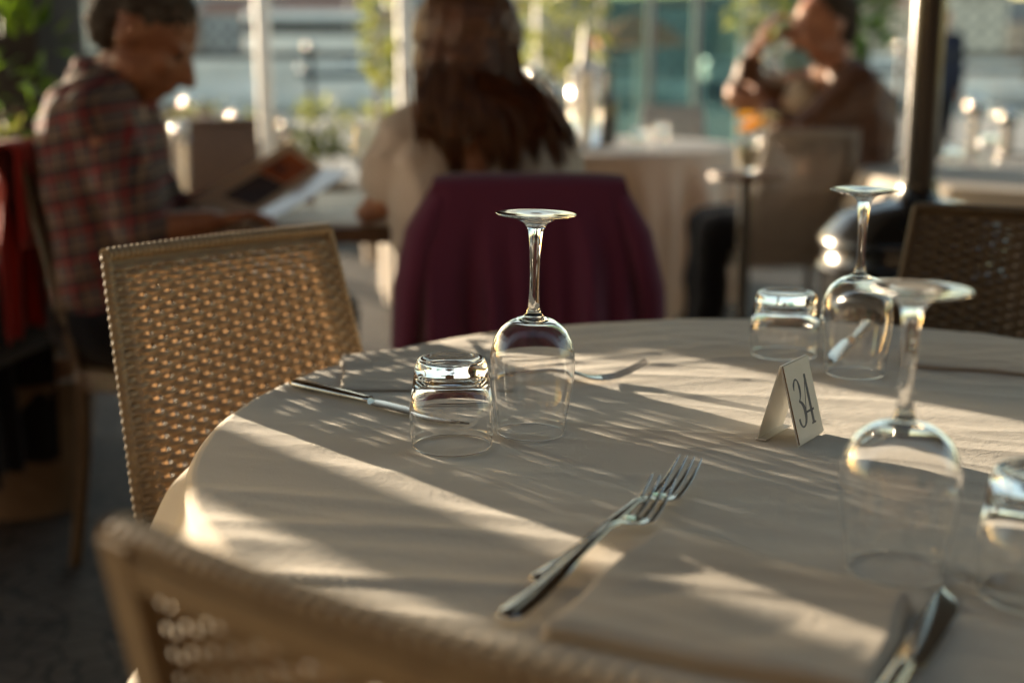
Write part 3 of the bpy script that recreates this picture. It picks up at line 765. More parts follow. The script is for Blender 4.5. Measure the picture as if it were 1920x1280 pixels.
# ---------------------------------------------------------------- other tables
def clothed_table(cx, cyy, R, drop, label_t, label_c, seed):
    t = thing('dining_table', label_t, 'table', (cx, cyy, 0))
    MB().lathe([(.001, .722), (R - .01, .722), (R - .01, .745), (.001, .745)], 48).build('tabletop', M_wood, t)
    MB().lathe([(.001, 0), (.28, 0), (.28, .015), (.05, .03), (.035, .70), (.16, .7215), (.001, .7215)], 24).build('pedestal', M_black, t)
    m = MB(); NT = 320; rows = []
    for r in [R * k / 20 for k in range(1, 21)]:
        rows.append([(r * cos(2 * pi * k / NT), r * sin(2 * pi * k / NT), TZ + .001 * noise.noise(Vector((r * 4 * cos(2 * pi * k / NT), r * 4 * sin(2 * pi * k / NT), seed)))) for k in range(NT)])
    for j in range(1, 25):
        s = j / 24; row = []
        for k in range(NT):
            a = 2 * pi * k / NT; f = smooth(0, .4, s)
            r = R + .008 + f * (.035 * sin(a * 14 + 2 * sin(a * 2 + seed)) + .02 * sin(a * 31 + seed) + .02)
            row.append((r * cos(a), r * sin(a), TZ - .004 - drop * s))
        rows.append(row)
    m.grid(rows, True); b = len(m.v); m.v.append((0, 0, TZ)); m.f += [(b, k, (k + 1) % NT) for k in range(NT)]
    tag(m.build('tablecloth', M_whitecloth, loc=(cx, cyy, 0)), label_c, 'tablecloth')
clothed_table(.22, 5.75, .76, .66, 'round table hidden under the long pale cloth behind the woman', 'long pale cloth falling in folds behind the plum jacket', 1)
clothed_table(1.92, 4.05, .80, .45, 'round table under pale cloth behind the heater pole at right', 'sunlit pale cloth on the table behind the heater pole', 4)
clothed_table(-1.95, 3.22, .58, .70, 'unseen round table under pale cloth, added at left to shade the ground', 'pale cloth on the unseen table added at left for shade', 7)  # unseen clothed table, added so its shadow darkens the ground at left
# bistro table shared by man and woman
t = thing('bistro_table', 'dark wooden table between the man in plaid and the woman', 'table', (-.36, 3.12, 0))
MB().box((0, 0, .728), (.78, .80, .035), bev=.005).build('tabletop', M_wood, t)
for sx in (-1, 1):
    for sy in (-1, 1):
        MB().tube([(sx * .34, sy * .34, .71), (sx * .34, -sy * .34, 0.02)], .018, 8).build('leg', M_wood, t)
    MB().box((sx * .34, 0, .01), (.04, .74, .02)).build('foot_bar', M_wood, t)
tag(MB().box((-.44, 2.88, .7475), (.40, .26, .004)).build('placemat', M_paper, smooth=False), 'white paper placemat before the man in plaid, under the menu', 'placemat')
tag(MB().box((-.10, 2.80, .7475), (.13, .30, .004)).build('placemat', M_paper, smooth=False), 'white paper placemat at the woman\'s left elbow', 'placemat')

# ---------------------------------------------------------------- menu
def quad_sheet(name, pts, th, mt, parent, n=10, bow=.01):
    A, B, C, D = pts; nn = (B - A).cross(D - A).normalized(); top, bot = [], []
    for i in range(n + 1):
        r1, r2 = [], []
        for j in range(n + 1):
            u, v = i / n, j / n; q = (A * (1 - u) + B * u) * (1 - v) + (D * (1 - u) + C * u) * v + nn * bow * sin(pi * u)
            r1.append(q); r2.append(q - nn * th)
        top.append(r1); bot.append(r2)
    m = MB(); m.grid(top); m.grid(bot)
    e = [(0, j) for j in range(n + 1)] + [(i, n) for i in range(1, n + 1)] + [(n, j) for j in range(n - 1, -1, -1)] + [(i, 0) for i in range(n - 1, 0, -1)]
    m.grid([[top[i][j] for i, j in e], [bot[i][j] for i, j in e]], True)
    return m.build(name, mt, parent)
P1, P2, P3, P4 = at(352, 383, 2.90), at(545, 268, 3.16), at(606, 318, 3.12), at(462, 412, 2.78)
t = thing('menu', 'open menu with an orange picture held by the man in plaid', 'menu', tuple(P4))
def menu_mat():
    m = mat('menu page with photo', (.66, .52, .38), .8, spec=.15, transl=((.75, .58, .4), .45)); N = m.node_tree.nodes; L = m.node_tree.links
    return m
M_menu = menu_mat(); M_menu2 = mat('pale menu page', (.78, .79, .8), .3, coat=1, transl=((.8, .85, .9), .4))
lf = quad_sheet('left_leaf', [P1, P2, P3, P4], .003, M_menu, t, bow=0)
M_pic1 = mat('orange food picture', (.55, .13, .03), .8, spec=.1, var=(.12, .04, .03), vscale=22); M_pic2 = mat('dark food picture', (.05, .035, .035), .8, spec=.1, var=(.09, .05, .04), vscale=30)
M_cover = mat('dark menu cover', (.05, .035, .03), .5)
def sub(A, B, C, D, u0, u1, v0, v1, off):
    nn = (B - A).cross(D - A).normalized()
    if nn.dot(Vector((0, 0, CAM_Z)) - A) < 0: nn = -nn
    g = lambda u, v: (A * (1 - u) + B * u) * (1 - v) + (D * (1 - u) + C * u) * v + nn * off
    return [g(u0, v0), g(u1, v0), g(u1, v1), g(u0, v1)]
quad_sheet('picture', sub(P1, P2, P3, P4, .58, .92, .22, .85, .004), .0008, M_pic1, lf, bow=0)
quad_sheet('picture', sub(P1, P2, P3, P4, .18, .56, .30, .88, .004), .0008, M_pic2, lf, bow=0)
P5, P6 = at(660, 322, 3.06), at(478, 428, 2.72)
rl = quad_sheet('right_leaf', [P4, P3 + Vector((.002, 0, 0)), P5, P6], .003, M_menu2, t, bow=.004)
worldify(t)

# ---------------------------------------------------------------- people
def body_mesh(name, mt, parent, build, vox=.008, sm=4):
    m = MB(); build(m); o = m.build(name, mt, parent, remesh=vox, smooth_it=sm)
    if name == 'hair':
        tx = bpy.data.textures.get('hair tufts')
        if not tx: tx = bpy.data.textures.new('hair tufts', 'CLOUDS'); tx.noise_scale = .018; tx.noise_depth = 2
        d = o.modifiers.new('tufts', 'DISPLACE'); d.texture = tx; d.strength = .014; d.mid_level = .55; d.texture_coords = 'LOCAL'
    if name in ('shirt', 'knit_top', 'jacket', 'trousers'):
        tx = bpy.data.textures.get('cloth folds')
        if not tx: tx = bpy.data.textures.new('cloth folds', 'CLOUDS'); tx.noise_scale = .09; tx.noise_depth = 2
        d = o.modifiers.new('folds', 'DISPLACE'); d.texture = tx; d.strength = .030; d.mid_level = .5; d.texture_coords = 'LOCAL'
    return o
def head(m, c, fw, up, s=1.0):
    "face looks along fw"
    f = Vector(fw).normalized(); u = Vector(up); u = (u - f * u.dot(f)).normalized(); r = u.cross(f); c = Vector(c)
    R = Matrix((r, f, u)).transposed()
    g = lambda x, y, z: c + (r * x + f * y + u * z) * s
    m.ell(g(0, -.012, .025), (.076 * s, .096 * s, .088 * s), R)                # cranium
    m.ell(g(0, .030, -.030), (.060 * s, .062 * s, .080 * s), R)                # face
    m.ell(g(0, .052, -.086), (.030 * s, .034 * s, .026 * s), R)                # chin
    for sx in (-1, 1):
        m.ell(g(sx * .045, .02, -.06), (.022 * s, .045 * s, .035 * s), R)      # jaw
        m.ell(g(sx * .030, .068, .018), (.026 * s, .018 * s, .010 * s), R)     # brow
        m.ell(g(sx * .040, .060, -.022), (.022 * s, .020 * s, .018 * s), R)    # cheek
        m.ell(g(sx * .078, -.012, -.008), (.010 * s, .022 * s, .034 * s), R)   # ear
    m.cap(g(0, .084, .008), .009 * s, g(0, .112, -.030), .014 * s, 10)         # nose
    m.cap(g(0, .090, -.032), .016 * s, g(0, .100, -.034), .014 * s, 10)
    m.ell(g(0, .086, -.058), (.025 * s, .012 * s, .007 * s), R)                # lips
    m.ell(g(0, .084, -.069), (.021 * s, .012 * s, .007 * s), R)
    return g, R
def hand(m, wrist, d, nrm, side, curl=.9, s=1.0):
    "palm along d, palm faces -nrm, thumb toward side"
    d = Vector(d).normalized(); n = Vector(nrm); n = (n - d * n.dot(d)).normalized(); t = Vector(side); t = (t - d * t.dot(d) - n * t.dot(n)).normalized(); w_ = Vector(wrist)
    for k in range(4):
        o = t * (.027 - k * .018) * s
        m.cap(w_ + o * .7, .014 * s, w_ + d * .085 * s + o, .0105 * s, 10)
        L = [.078, .086, .080, .062][k] * s; p = w_ + d * .085 * s + o; a = 0
        for j, fr in enumerate((.45, .32, .23)):
            a += curl * (.5 + .25 * j); q = p + (d * cos(a) - n * sin(a)) * L * fr
            m.cap(p, (.0094 - j * .001) * s, q, (.0086 - j * .001) * s, 8); p = q
    p = w_ + d * .02 * s + t * .02 * s; q = p + (d * .6 + t * .75 - n * .3).normalized() * .045 * s; r2 = q + (d * .9 + t * .1 - n * .5).normalized() * .032 * s; r3 = r2 + (d * .9 - t * .1 - n * .6).normalized() * .026 * s
    m.cap(p, .014 * s, q, .011 * s, 8); m.cap(q, .011 * s, r2, .0098 * s, 8); m.cap(r2, .0098 * s, r3, .008 * s, 8)
def eyes(g, R, parent, s=1.0):
    for sx in (-1, 1):
        MB().ell(g(sx * .030, .079, .002), (.012 * s, .006 * s, .006 * s), R, 10).build('eye', M_blackmatte, parent)

# --- man in plaid, facing right, reading
def person_plaid():
    MB.RS = 1.0
    hc = at(278, 66, 2.88); hips = at(222, 560, 2.86); hips.z = .56
    t = thing('person', 'man in red plaid shirt reading an open menu, seen from the side', 'person', (hips.x, hips.y, 0))
    neck = at(205, 168, 2.90); chest = at(196, 300, 2.88)
    shN, shF = at(178, 222, 2.74), at(205, 225, 3.08)
    elN, elF = at(268, 435, 2.68), at(330, 410, 3.20)
    wrN, wrF = at(395, 415, 2.74), at(480, 360, 3.17)
    knN, knF = Vector((hips.x + .44, 2.76, .50)), Vector((hips.x + .46, 3.0, .51))
    G_ = {}
    def b(m):
        fw = Vector((.80, -.02, -.55)); G_['h'] = head(m, hc, fw, (.3, 0, 1), 1.15)
        m.cap(hc + Vector((-.055, 0, -.07)), .058, neck, .064)
        m.cap(neck, .075, chest, .10); m.cap(chest, .10, hips, .10)
        for sh, el, wr in ((shN, elN, wrN), (shF, elF, wrF)):
            m.cap(neck.lerp(sh, .4), .06, sh, .055); m.cap(sh, .052, el, .040); m.cap(el, .040, wr, .027)
        hand(m, wrN, (.9, .15, .12), (0, .15, 1), (0, 1, .2), .75, 1.05); hand(m, wrF, (.8, -.2, .2), (0, 0, 1), (0, -1, .2), .75, 1.05)
        for kn, s_ in ((knN, -1), (knF, 1)):
            hp = hips + Vector((.02, s_ * .10, -.03)); m.cap(hp, .085, kn, .055); an = Vector((kn.x - .02, kn.y, .09)); m.cap(kn, .054, an, .036); m.cap(an - Vector((.03, 0, .045)), .036, an + Vector((.15, 0, -.06)), .028)
    body = body_mesh('body', M_skin, t, b, .007, 4)
    def shirt(m):
        m.cap(neck + Vector((-.02, 0, -.01)), .080, neck.lerp(chest, .5) + Vector((-.02, 0, 0)), .125)
        for yy in (-.075, .075):
            m.cap(neck.lerp(chest, .45) + Vector((-.01, yy, 0)), .108, chest + Vector((-.005, yy, 0)), .118)
            m.cap(chest + Vector((-.005, yy, 0)), .118, hips + Vector((.0, yy, .02)), .118)
        m.cap(shN + Vector((0, .02, 0)), .075, elN, .058); m.cap(shF, .072, elF, .056)
        m.cap(elN, .058, elN.lerp(wrN, .12), .052); m.cap(elF, .056, elF.lerp(wrF, .4), .046)
        m.cap(neck, .07, shN, .07); m.cap(neck, .07, shF, .07)
    s = body_mesh('shirt', M_plaid, t, shirt, .010, 5)
    def collar(m):
        m.tube([neck + Vector((.01 + .07 * cos(a), .075 * sin(a), .030 - .025 * cos(a))) for a in [2 * pi * k / 20 for k in range(21)]], .017, 8)
    body_mesh('collar', M_plaid, t, collar, .006, 2)
    def hair(m):
        g, R = G_['h']; m.ell(g(0, -.020, .042), (.091, .111, .088), R); m.ell(g(0, -.060, .0), (.082, .070, .088), R)
    body_mesh('hair', M_hair_grey, t, hair, .006, 3)
    g, R = G_['h']; eyes(g, R, t)
    def trousers(m):
        m.ell(hips + Vector((0, 0, -.03)), (.15, .20, .13))
        for kn, s_ in ((knN, -1), (knF, 1)):
            hp = hips + Vector((.02, s_ * .10, -.03)); m.cap(hp, .10, kn, .07); m.cap(kn, .068, Vector((kn.x - .02, kn.y, .10)), .055)
    body_mesh('trousers', M_darkcloth, t, trousers, .012, 3)
    worldify(t)
person_plaid(); MB.RS = 1.0

# --- woman seen from behind
def person_woman():
    hc = at(874, 88, 2.56); t = thing('person', 'woman with long brown hair and cream top, seen from behind', 'person', (.0, 2.6, 0))
    hips = Vector((.0, 2.56, .56)); neck = at(890, 200, 2.56); chest = Vector((neck.x, 2.58, .86))
    sh = [at(764, 262, 2.56), at(1030, 262, 2.56)]; el = [at(728, 372, 2.56), at(1060, 400, 2.66)]; wr = [at(688, 400, 2.76), at(960, 410, 2.85)]
    G_ = {}
    def b(m):
        G_['h'] = head(m, hc, (-.25, .95, -.12), (0, 0, 1), 1.02); m.cap(hc - Vector((0, .01, .07)), .05, neck, .055)
        m.cap(neck, .06, chest, .11); m.cap(chest, .12, hips, .13)
        for i in (0, 1):
            m.cap(neck, .05, sh[i], .048); m.cap(sh[i], .046, el[i], .038); m.cap(el[i], .038, wr[i], .025)
            hand(m, wr[i], (.3 - .6 * i, .9, .1), (0, 0, 1), (1 - 2 * i, 0, 0), .5, .92)
            kn = hips + Vector((-.10 + .2 * i, .42, -.05)); m.cap(hips + Vector((-.09 + .18 * i, 0, -.03)), .08, kn, .053)
            an = Vector((kn.x, kn.y + .03, .08)); m.cap(kn, .052, an, .034); m.cap(an - Vector((0, .02, .04)), .032, an + Vector((0, .15, -.055)), .024)
    body_mesh('body', M_skin2, t, b, .007, 4)
    def top(m):
        for xx in (-.075, .075):
            m.cap(neck + Vector((xx * .7, 0, -.055)), .085, chest + Vector((xx, 0, 0)), .125); m.cap(chest + Vector((xx, 0, 0)), .125, hips + Vector((xx, 0, .02)), .12)
        for i in (0, 1):
            m.cap(neck + Vector((0, 0, -.03)), .060, sh[i], .060); m.cap(sh[i], .062, el[i] + Vector((0, 0, .03)), .056)
    body_mesh('knit_top', M_cream, t, top, .010, 5)
    def skirt(m):
        m.ell(hips + Vector((0, 0, -.03)), (.19, .15, .12))
        for i in (0, 1): m.cap(hips + Vector((-.09 + .18 * i, 0, -.03)), .10, hips + Vector((-.10 + .2 * i, .42, -.05)), .07); m.cap(hips + Vector((-.10 + .2 * i, .42, -.05)), .068, Vector((-.10 + .2 * i, 3.01, .12)), .055)
    body_mesh('trousers', M_darkcloth, t, skirt, .012, 3)
    g, R = G_['h']
    def hair(m):
        m.ell(g(0, -.018, .022), (.108, .114, .100), R); m.ell(g(0, -.048, -.05), (.092, .075, .12), R)
        m.cap(at(880, 120, 2.50), .08, at(900, 190, 2.48), .068); m.cap(at(840, 120, 2.50), .07, at(850, 190, 2.48), .062); m.cap(at(920, 120, 2.50), .05, at(940, 190, 2.48), .045)
    hb_ = body_mesh('hair', M_hair_brown, t, hair, .008, 4)
    rnd = random.Random(11)
    m2 = MB()
    locks = [((800, 140), (782, 215), (792, 272), 25, 5), ((815, 150), (800, 225), (826, 268), 40, 6), ((850, 165), (836, 240), (862, 322), 75, 9), ((885, 175), (900, 245), (926, 300), 60, 8),
             ((915, 178), (948, 250), (962, 340), 80, 9), ((940, 172), (985, 235), (1008, 298), 60, 8), ((958, 165), (1022, 225), (1052, 312), 70, 9), ((968, 158), (1046, 205), (1080, 278), 55, 8), ((900, 150), (990, 190), (1062, 240), 50, 8)]
    for (sx0, sy0), (mx, my), (ex0, ey0), cnt, sp in locks:
        for k in range(cnt):
            g1, g2, g3 = rnd.gauss(0, 1), rnd.gauss(0, 1), rnd.gauss(0, 1)
            a = at(sx0 + g1 * 17, sy0 + rnd.gauss(0, 16), 2.415); q = at(mx + (g1 * .6 + g2 * .6) * sp * 1.8, my + g2 * 5, 2.395 + .01 * g3)
            e = at(ex0 + (g1 + g3) * sp * .7, ey0 + rnd.gauss(0, 12), 2.42 + .004 * g2); b0 = a.lerp(q, .5) + Vector((0, 0, .012))
            pts = [(1 - u) ** 3 * a + 3 * (1 - u) ** 2 * u * b0 + 3 * (1 - u) * u * u * q + u ** 3 * e for u in [j / 9 for j in range(10)]]
            rr = rnd.uniform(.0015, .0048)
            m2.tube(pts, [rr * (.9 + .3 * sin(pi * j / 9)) * (1 - (j / 9) ** 5 * .85) for j in range(10)], 6, flat=.5)
    m = m2
    for k in range(420):     # fine strands over the crown and sides
        a0 = rnd.uniform(-2.2, 2.2); x0 = 872 + 100 * sin(a0) * rnd.uniform(.75, 1.03)
        a = g(.098 * sin(a0) * .5, -.03 - .06 * cos(a0), .118); bq = g(.110 * sin(a0), -.02 - .10 * max(0, cos(a0)), .03); c_ = g(.099 * sin(a0), -.03 - .11 * max(0, cos(a0)), -.10)
        e = c_ + Vector((rnd.uniform(-.01, .008), -.01, -.08))
        pts = [(1 - s) ** 3 * a + 3 * (1 - s) ** 2 * s * bq + 3 * (1 - s) * s * s * c_ + s ** 3 * e for s in [j / 8 for j in range(9)]]
        m.tube(pts, rnd.uniform(.0012, .003), 5)
    m.build('hair_strands', M_hair_lock, hb_)
    worldify(t)
person_woman()

# --- man drinking
def person_drinker():
    Y = 4.6; hc = at(1540, 52, Y); hips = at(1560, 330, Y); hips.z = .56
    t = thing('person', 'man in brown jacket drinking, blue mask under his chin', 'person', (hips.x, hips.y, 0))
    neck = at(1565, 135, Y); chest = at(1565, 215, Y)
    shN, shF = at(1608, 165, Y - .16), at(1520, 175, Y + .14); elN, elF = at(1500, 262, Y - .22), at(1392, 168, Y + .05); wrN, wrF = at(1432, 205, Y - .1), at(1418, 98, Y + .02)
    G_ = {}
    def b(m):
        G_['h'] = head(m, hc, (-.93, -.18, .02), (.10, 0, 1), 1.12); m.cap(hc + Vector((.045, 0, -.07)), .062, neck, .066)
        m.cap(neck, .07, chest, .13); m.cap(chest, .13, hips, .14)
        for sh, el, wr in ((shN, elN, wrN), (shF, elF, wrF)): m.cap(neck, .06, sh, .055); m.cap(sh, .052, el, .042); m.cap(el, .040, wr, .028)
        hand(m, wrF, (.35, 0, .9), (-.9, -.2, .3), (.2, -.9, 0), .7, 1.08); hand(m, wrN, (-.7, .3, .25), (-.2, -.9, 0), (0, 0, 1), .7, 1.08)
        for s_ in (-1, 1):
            kn = hips + Vector((-.42, .10 * s_ + .05, -.05)); m.cap(hips + Vector((0, s_ * .09, -.03)), .085, kn, .056); an = Vector((kn.x - .02, kn.y, .09)); m.cap(kn, .054, an, .036); m.cap(an - Vector((-.02, 0, .045)), .034, an + Vector((-.16, 0, -.06)), .026)
    body_mesh('body', M_skin2, t, b, .008, 4)
    def jacket(m):
        m.ell(hips + Vector((-.02, 0, .04)), (.18, .19, .14)); m.cap(neck + Vector((.03, 0, -.03)), .095, chest + Vector((.05, 0, 0)), .165); m.cap(chest + Vector((.06, 0, 0)), .165, hips + Vector((.05, 0, .03)), .15)
        m.cap(neck + Vector((.02, 0, -.03)), .075, shN, .082); m.cap(neck + Vector((.02, 0, -.03)), .075, shF, .078)
        m.cap(shN, .084, elN, .066); m.cap(elN, .066, elN.lerp(wrN, .75), .050); m.cap(shF, .078, elF, .062); m.cap(elF, .062, elF.lerp(wrF, .6), .046)
    body_mesh('jacket', M_brownjacket, t, jacket, .011, 4)
    def shirt(m):
        m.ell(at(1508, 205, Y - .03), (.085, .10, .11)); m.ell(at(1520, 250, Y - .03), (.075, .09, .08))
    body_mesh('shirt', mat('cream shirt', (.62, .5, .36), .8), t, shirt, .010, 3)
    def hair(m):
        g, R = G_['h']; m.ell(g(0, -.028, .046), (.088, .104, .086), R); m.ell(g(0, -.060, .0), (.080, .068, .086), R)
    body_mesh('hair', M_hair_grey, t, hair, .007, 3)
    g, R = G_['h']; eyes(g, R, t)
    def mask(m):
        m.ell(g(0, .078, -.100), (.060, .055, .044), R)
    body_mesh('face_mask', M_mask, t, mask, .006, 2)
    def trousers(m):
        m.ell(hips + Vector((0, 0, -.03)), (.16, .19, .13))
        for s_ in (-1, 1):
            kn = hips + Vector((-.42, .10 * s_ + .05, -.05)); m.cap(hips + Vector((0, s_ * .09, -.03)), .10, kn, .072); m.cap(kn, .07, Vector((kn.x - .02, kn.y, .10)), .056)
    body_mesh('trousers', M_darkcloth, t, trousers, .012, 3)
    worldify(t)
    gl = copy_tree(WG1); gl['label'] = 'wine glass held to the lips of the man in brown jacket'; del gl['group']
    gl.location = wrF + Vector((.045, -.02, -.045)); gl.rotation_euler = (0, radians(0), 0)
    gl.rotation_euler = (pi, radians(-38), 0); gl.location = g(0, .135, -.05) + Vector((-.012, 0, .0))
    gl.rotation_euler = Vector((-.50, 0, -.85)).to_track_quat('Z', 'Y').to_euler(); gl.location = g(0, .125, -.045)
person_drinker()
# passer-by behind the heater pole and a diner beyond the woman
def small_person(px_head, py_head, Y, label, coat, hairm, facing):
    hc = at(px_head, py_head, Y); t = thing('person', label, 'person', (hc.x, Y, 0)); G_ = {}
    neck = hc - Vector((0, 0, .17)); chest = neck - Vector((0, 0, .22)); hips = Vector((hc.x, Y, hc.z - .72))
    stand = hips.z > .7
    def b(m):
        G_['h'] = head(m, hc, facing, (0, 0, 1)); m.cap(hc - Vector((0, 0, .06)), .052, neck, .055); m.cap(neck, .07, chest, .11); m.cap(chest, .12, hips, .12)
        for s_ in (-1, 1):
            sh = neck + Vector((s_ * .17, 0, -.05)); el = sh + Vector((s_ * .03, .02, -.28)); wr = el + Vector((0, -.06, -.24)); m.cap(neck, .05, sh, .048); m.cap(sh, .046, el, .038); m.cap(el, .036, wr, .025); hand(m, wr, (0, -.1, -1), (-s_, 0, 0), (0, -1, 0), .4)
            k = hips + (Vector((s_ * .09, 0, -.40)) if stand else Vector((s_ * .1, -.42, -.05))); m.cap(hips + Vector((s_ * .09, 0, -.02)), .08, k, .055); an = Vector((k.x, k.y, .08)); m.cap(k, .054, an, .036); m.cap(an - Vector((0, 0, .045)), .034, an + Vector((0, -.14, -.055)), .026)
    body_mesh('body', M_skin2, t, b, .012, 3)
    def c(m):
        m.cap(neck - Vector((0, 0, .04)), .09, chest, .15); m.cap(chest, .15, hips, .14)
        for s_ in (-1, 1):
            sh = neck + Vector((s_ * .17, 0, -.05)); el = sh + Vector((s_ * .03, .02, -.28)); m.cap(neck - Vector((0, 0, .03)), .06, sh, .065); m.cap(sh, .065, el, .054); m.cap(el, .054, el + Vector((0, -.045, -.18)), .044)
    body_mesh('jacket', coat, t, c, .014, 3)
    def tr(m):
        for s_ in (-1, 1):
            k = hips + (Vector((s_ * .09, 0, -.40)) if stand else Vector((s_ * .1, -.42, -.05))); m.cap(hips + Vector((s_ * .09, 0, -.02)), .10, k, .07); m.cap(k, .07, Vector((k.x, k.y, .1)), .058)
    body_mesh('trousers', M_darkcloth, t, tr, .014, 2)
    g, R = G_['h']
    def hr(m): m.ell(g(0, -.03, .045), (.083, .093, .082), R)
    body_mesh('hair', hairm, t, hr, .01, 2); worldify(t)
small_person(1768, 30, 13.0, 'passer-by in dark navy clothes just right of the heater pole', cloth_mat('navy coat', (.02, .022, .04)), M_hair_grey, (.8, .3, 0))

# ---------------------------------------------------------------- jackets on chairs
def draped(name, topc, ax, halfw, z_top, z_bot_front, flare, mt, label, back_n, seed, zvar=.03, seg=90, thick=.035):
    "cloth hung over a chair top: from the sitter side over the top down the outer side; ax = direction of the top edge, back_n = outward normal"
    ax = Vector((*ax, 0)).normalized(); bn = Vector((*back_n, 0)).normalized(); c = Vector((*topc, 0)); m = MB(); rows = []
    prof = []
    for k in range(8): prof.append((-thick - .004, z_top - .22 + .205 * k / 7))
    for k in range(1, 8): a = pi * k / 8; prof.append((-thick * cos(a), z_top - .012 + .016 * sin(a)))
    for k in range(41): prof.append((thick + .004, z_top - .012 - (z_top - .012 - z_bot_front) * k / 40))
    for i in range(seg + 1):
        s = i / seg * 2 - 1; r = []
        for n_, z in prof:
            dz = z_top - z; out = n_ > thick * .9
            w_ = halfw * (1 + (flare * smooth(-.02, .17, dz)) * (1 if out else .3))
            sag = .006 * (abs(s) ** 6)
            zz = z - sag - (zvar * noise.noise(Vector((s * 3, seed, 0))) if out else 0) * smooth(.2, .6, dz)
            fold = (.014 * sin(s * 10 + seed) + .009 * sin(s * 23 + seed * 2 + z * 4) + .020 * noise.noise(Vector((s * 5, z * 2, seed)))) * smooth(.02, .25, dz) if out else 0
            edge = -.05 * max(0, abs(s) - .80) / .20 * smooth(.0, .1, dz) if out else 0
            r.append(c + ax * (s * w_) + bn * (n_ * (1 if abs(s) < .97 else .9) + (fold + edge + (.14 * dz if 0 else 0) if out else 0)) + Vector((0, 0, zz)))
        rows.append(r)
    m.grid(rows); o = m.build(name, mt); sd = o.modifiers.new('solid', 'SOLIDIFY'); sd.thickness = .005; o.data.set_sharp_from_angle(angle=pi)
    return tag(o, label, 'jacket')
jk = draped('jacket', (.031, 2.338), (1, 0), .172, .888, .52, .30, M_purple, 'plum wool jacket draped over the back of the woman\'s chair', (0, -1), 3, .05)
def sleeve(pts, rad, mt, parent): return MB().tube(pts, rad, 14, flat=.6).build('sleeve', mt, parent)
sleeve([at(1150, 350, 2.34), at(1192, 440, 2.34), at(1215, 540, 2.36), at(1222, 640, 2.38)], [.035, .05, .052, .045], M_purple, jk)
sleeve([at(832, 352, 2.34), at(788, 440, 2.33), at(768, 540, 2.33), at(760, 650, 2.34)], [.035, .05, .052, .045], M_purple, jk)
draped('jacket', (-1.055, 2.88), (.10, .99), .172, .925, .50, .12, M_red, 'bright red jacket hung on the plaid man\'s chair', (-.99, .10), 5, .04)
draped('jacket', (-1.14, 2.80), (.10, .99), .16, .66, .16, .15, M_darkcloth, 'black coat hanging below the red jacket at the left edge', (-.99, .10), 8, .04, thick=.03)

# ---------------------------------------------------------------- patio heater
def heater():
    t = thing('patio_heater', 'black patio heater, tall pole on a round drum base', 'heater', (.955, 3.02, 0)); R = .215
    MB().lathe([(.001, 0), (R + .02, 0), (R + .025, .02), (R + .01, .05), (R, .06), (R, .60), (R + .004, .605), (R + .010, .615), (R + .004, .625), (R - .002, .632), (R - .002, .665), (R + .008, .672), (R + .008, .684), (R - .004, .70), (R - .04, .742), (.10, .768), (.055, .778), (.046, .80), (.046, .82), (.001, .82)], 56).build('drum', M_black, t)
    MB().lathe([(.001, .82), (.0385, .82), (.0385, 2.0), (.001, 2.0)], 28).build('pole', M_black, t)
    MB().lathe([(.001, 2.0), (.07, 2.0), (.09, 2.06), (.09, 2.22), (.001, 2.24)], 28).build('burner', M_steel, t)
    MB().lathe([(.001, 2.34), (.2, 2.31), (.38, 2.24), (.385, 2.235), (.2, 2.30), (.001, 2.33)], 40).build('reflector_hood', M_steel, t)
    MB().tube([(0, 0, 2.23), (0, 0, 2.335)], .012, 8).build('hood_rod', M_steel, t)
heater()

# ---------------------------------------------------------------- things on the back tables
def farwine(x, y, z, label, up=False):
    c = copy_tree(FARW); c.location = (x, y, z + (.2005 if up else .0005)); c.rotation_euler = (pi if up else 0, 0, 1); c['label'] = label; c['group'] = 'glasses on the back tables'; return c
FARW = make_wine('upturned wine glass on the far table right of the heater pole', M_glass_far, 24); FARW['group'] = 'glasses on the back tables'
q = at(1852, 303, 4.45); FARW.location = (q.x, q.y, TZ + .002)
FART = make_tumbler('upturned tumbler on the far table right of the heater pole', M_glass_far, 24); FART['group'] = 'glasses on the back tables'
q = at(1786, 305, 4.40); FART.location = (q.x, q.y, TZ + .002)
def fartum(x, y, z, label): c = copy_tree(FART); c.location = (x, y, z); c['label'] = label; return c
farwine(at(1000, 200, 5.35).x, 5.35, TZ, 'stemmed glass right beside the woman\'s hair on the pale table', True)
farwine(at(1035, 200, 5.6).x, 5.6, TZ, 'second stemmed glass from the woman\'s hair on the pale table', True)
fartum(at(1200, 250, 5.5).x, 5.5, TZ + .002, 'upturned tumbler right of the dark bottle on the pale table')
fartum(at(1240, 255, 5.9).x, 5.9, TZ + .002, 'upturned tumbler farthest right on the pale table')
farwine(at(692, 300, 2.98).x, 2.98, TZ, 'wine glass in front of the woman at her left arm', True)
q = at(1140, 200, 5.6); t = thing('bottle', 'dark wine bottle on the pale clothed table', 'bottle', (q.x, 5.6, TZ + .002))
MB().lathe([(.001, 0), (.036, 0), (.038, .01), (.038, .18), (.034, .205), (.016, .235), (.014, .30), (.001, .30)], 24).build('glass_body', M_bottle, t)
MB().lathe([(.0142, .262), (.0155, .262), (.0155, .305), (.001, .306)], 20).build('foil', M_black, t)
q = at(1098, 200, 5.42); t = thing('highlight_lantern', 'tall clear glass cylinder with pale candle, standing in for a highlight beside the dark bottle', 'highlight_lantern', (q.x, 5.42, TZ + .002))  # stands in for an unidentified bright upright shape
MB().lathe([(.001, 0), (.075, 0), (.078, .012), (.001, .014)], 28).build('base', M_steel, t)
MB().lathe([(.070, .015), (.072, .018), (.072, .30), (.070, .303), (.0685, .30), (.0685, .018), (.070, .015)], 28).build('glass_cylinder', M_glass_far, t)
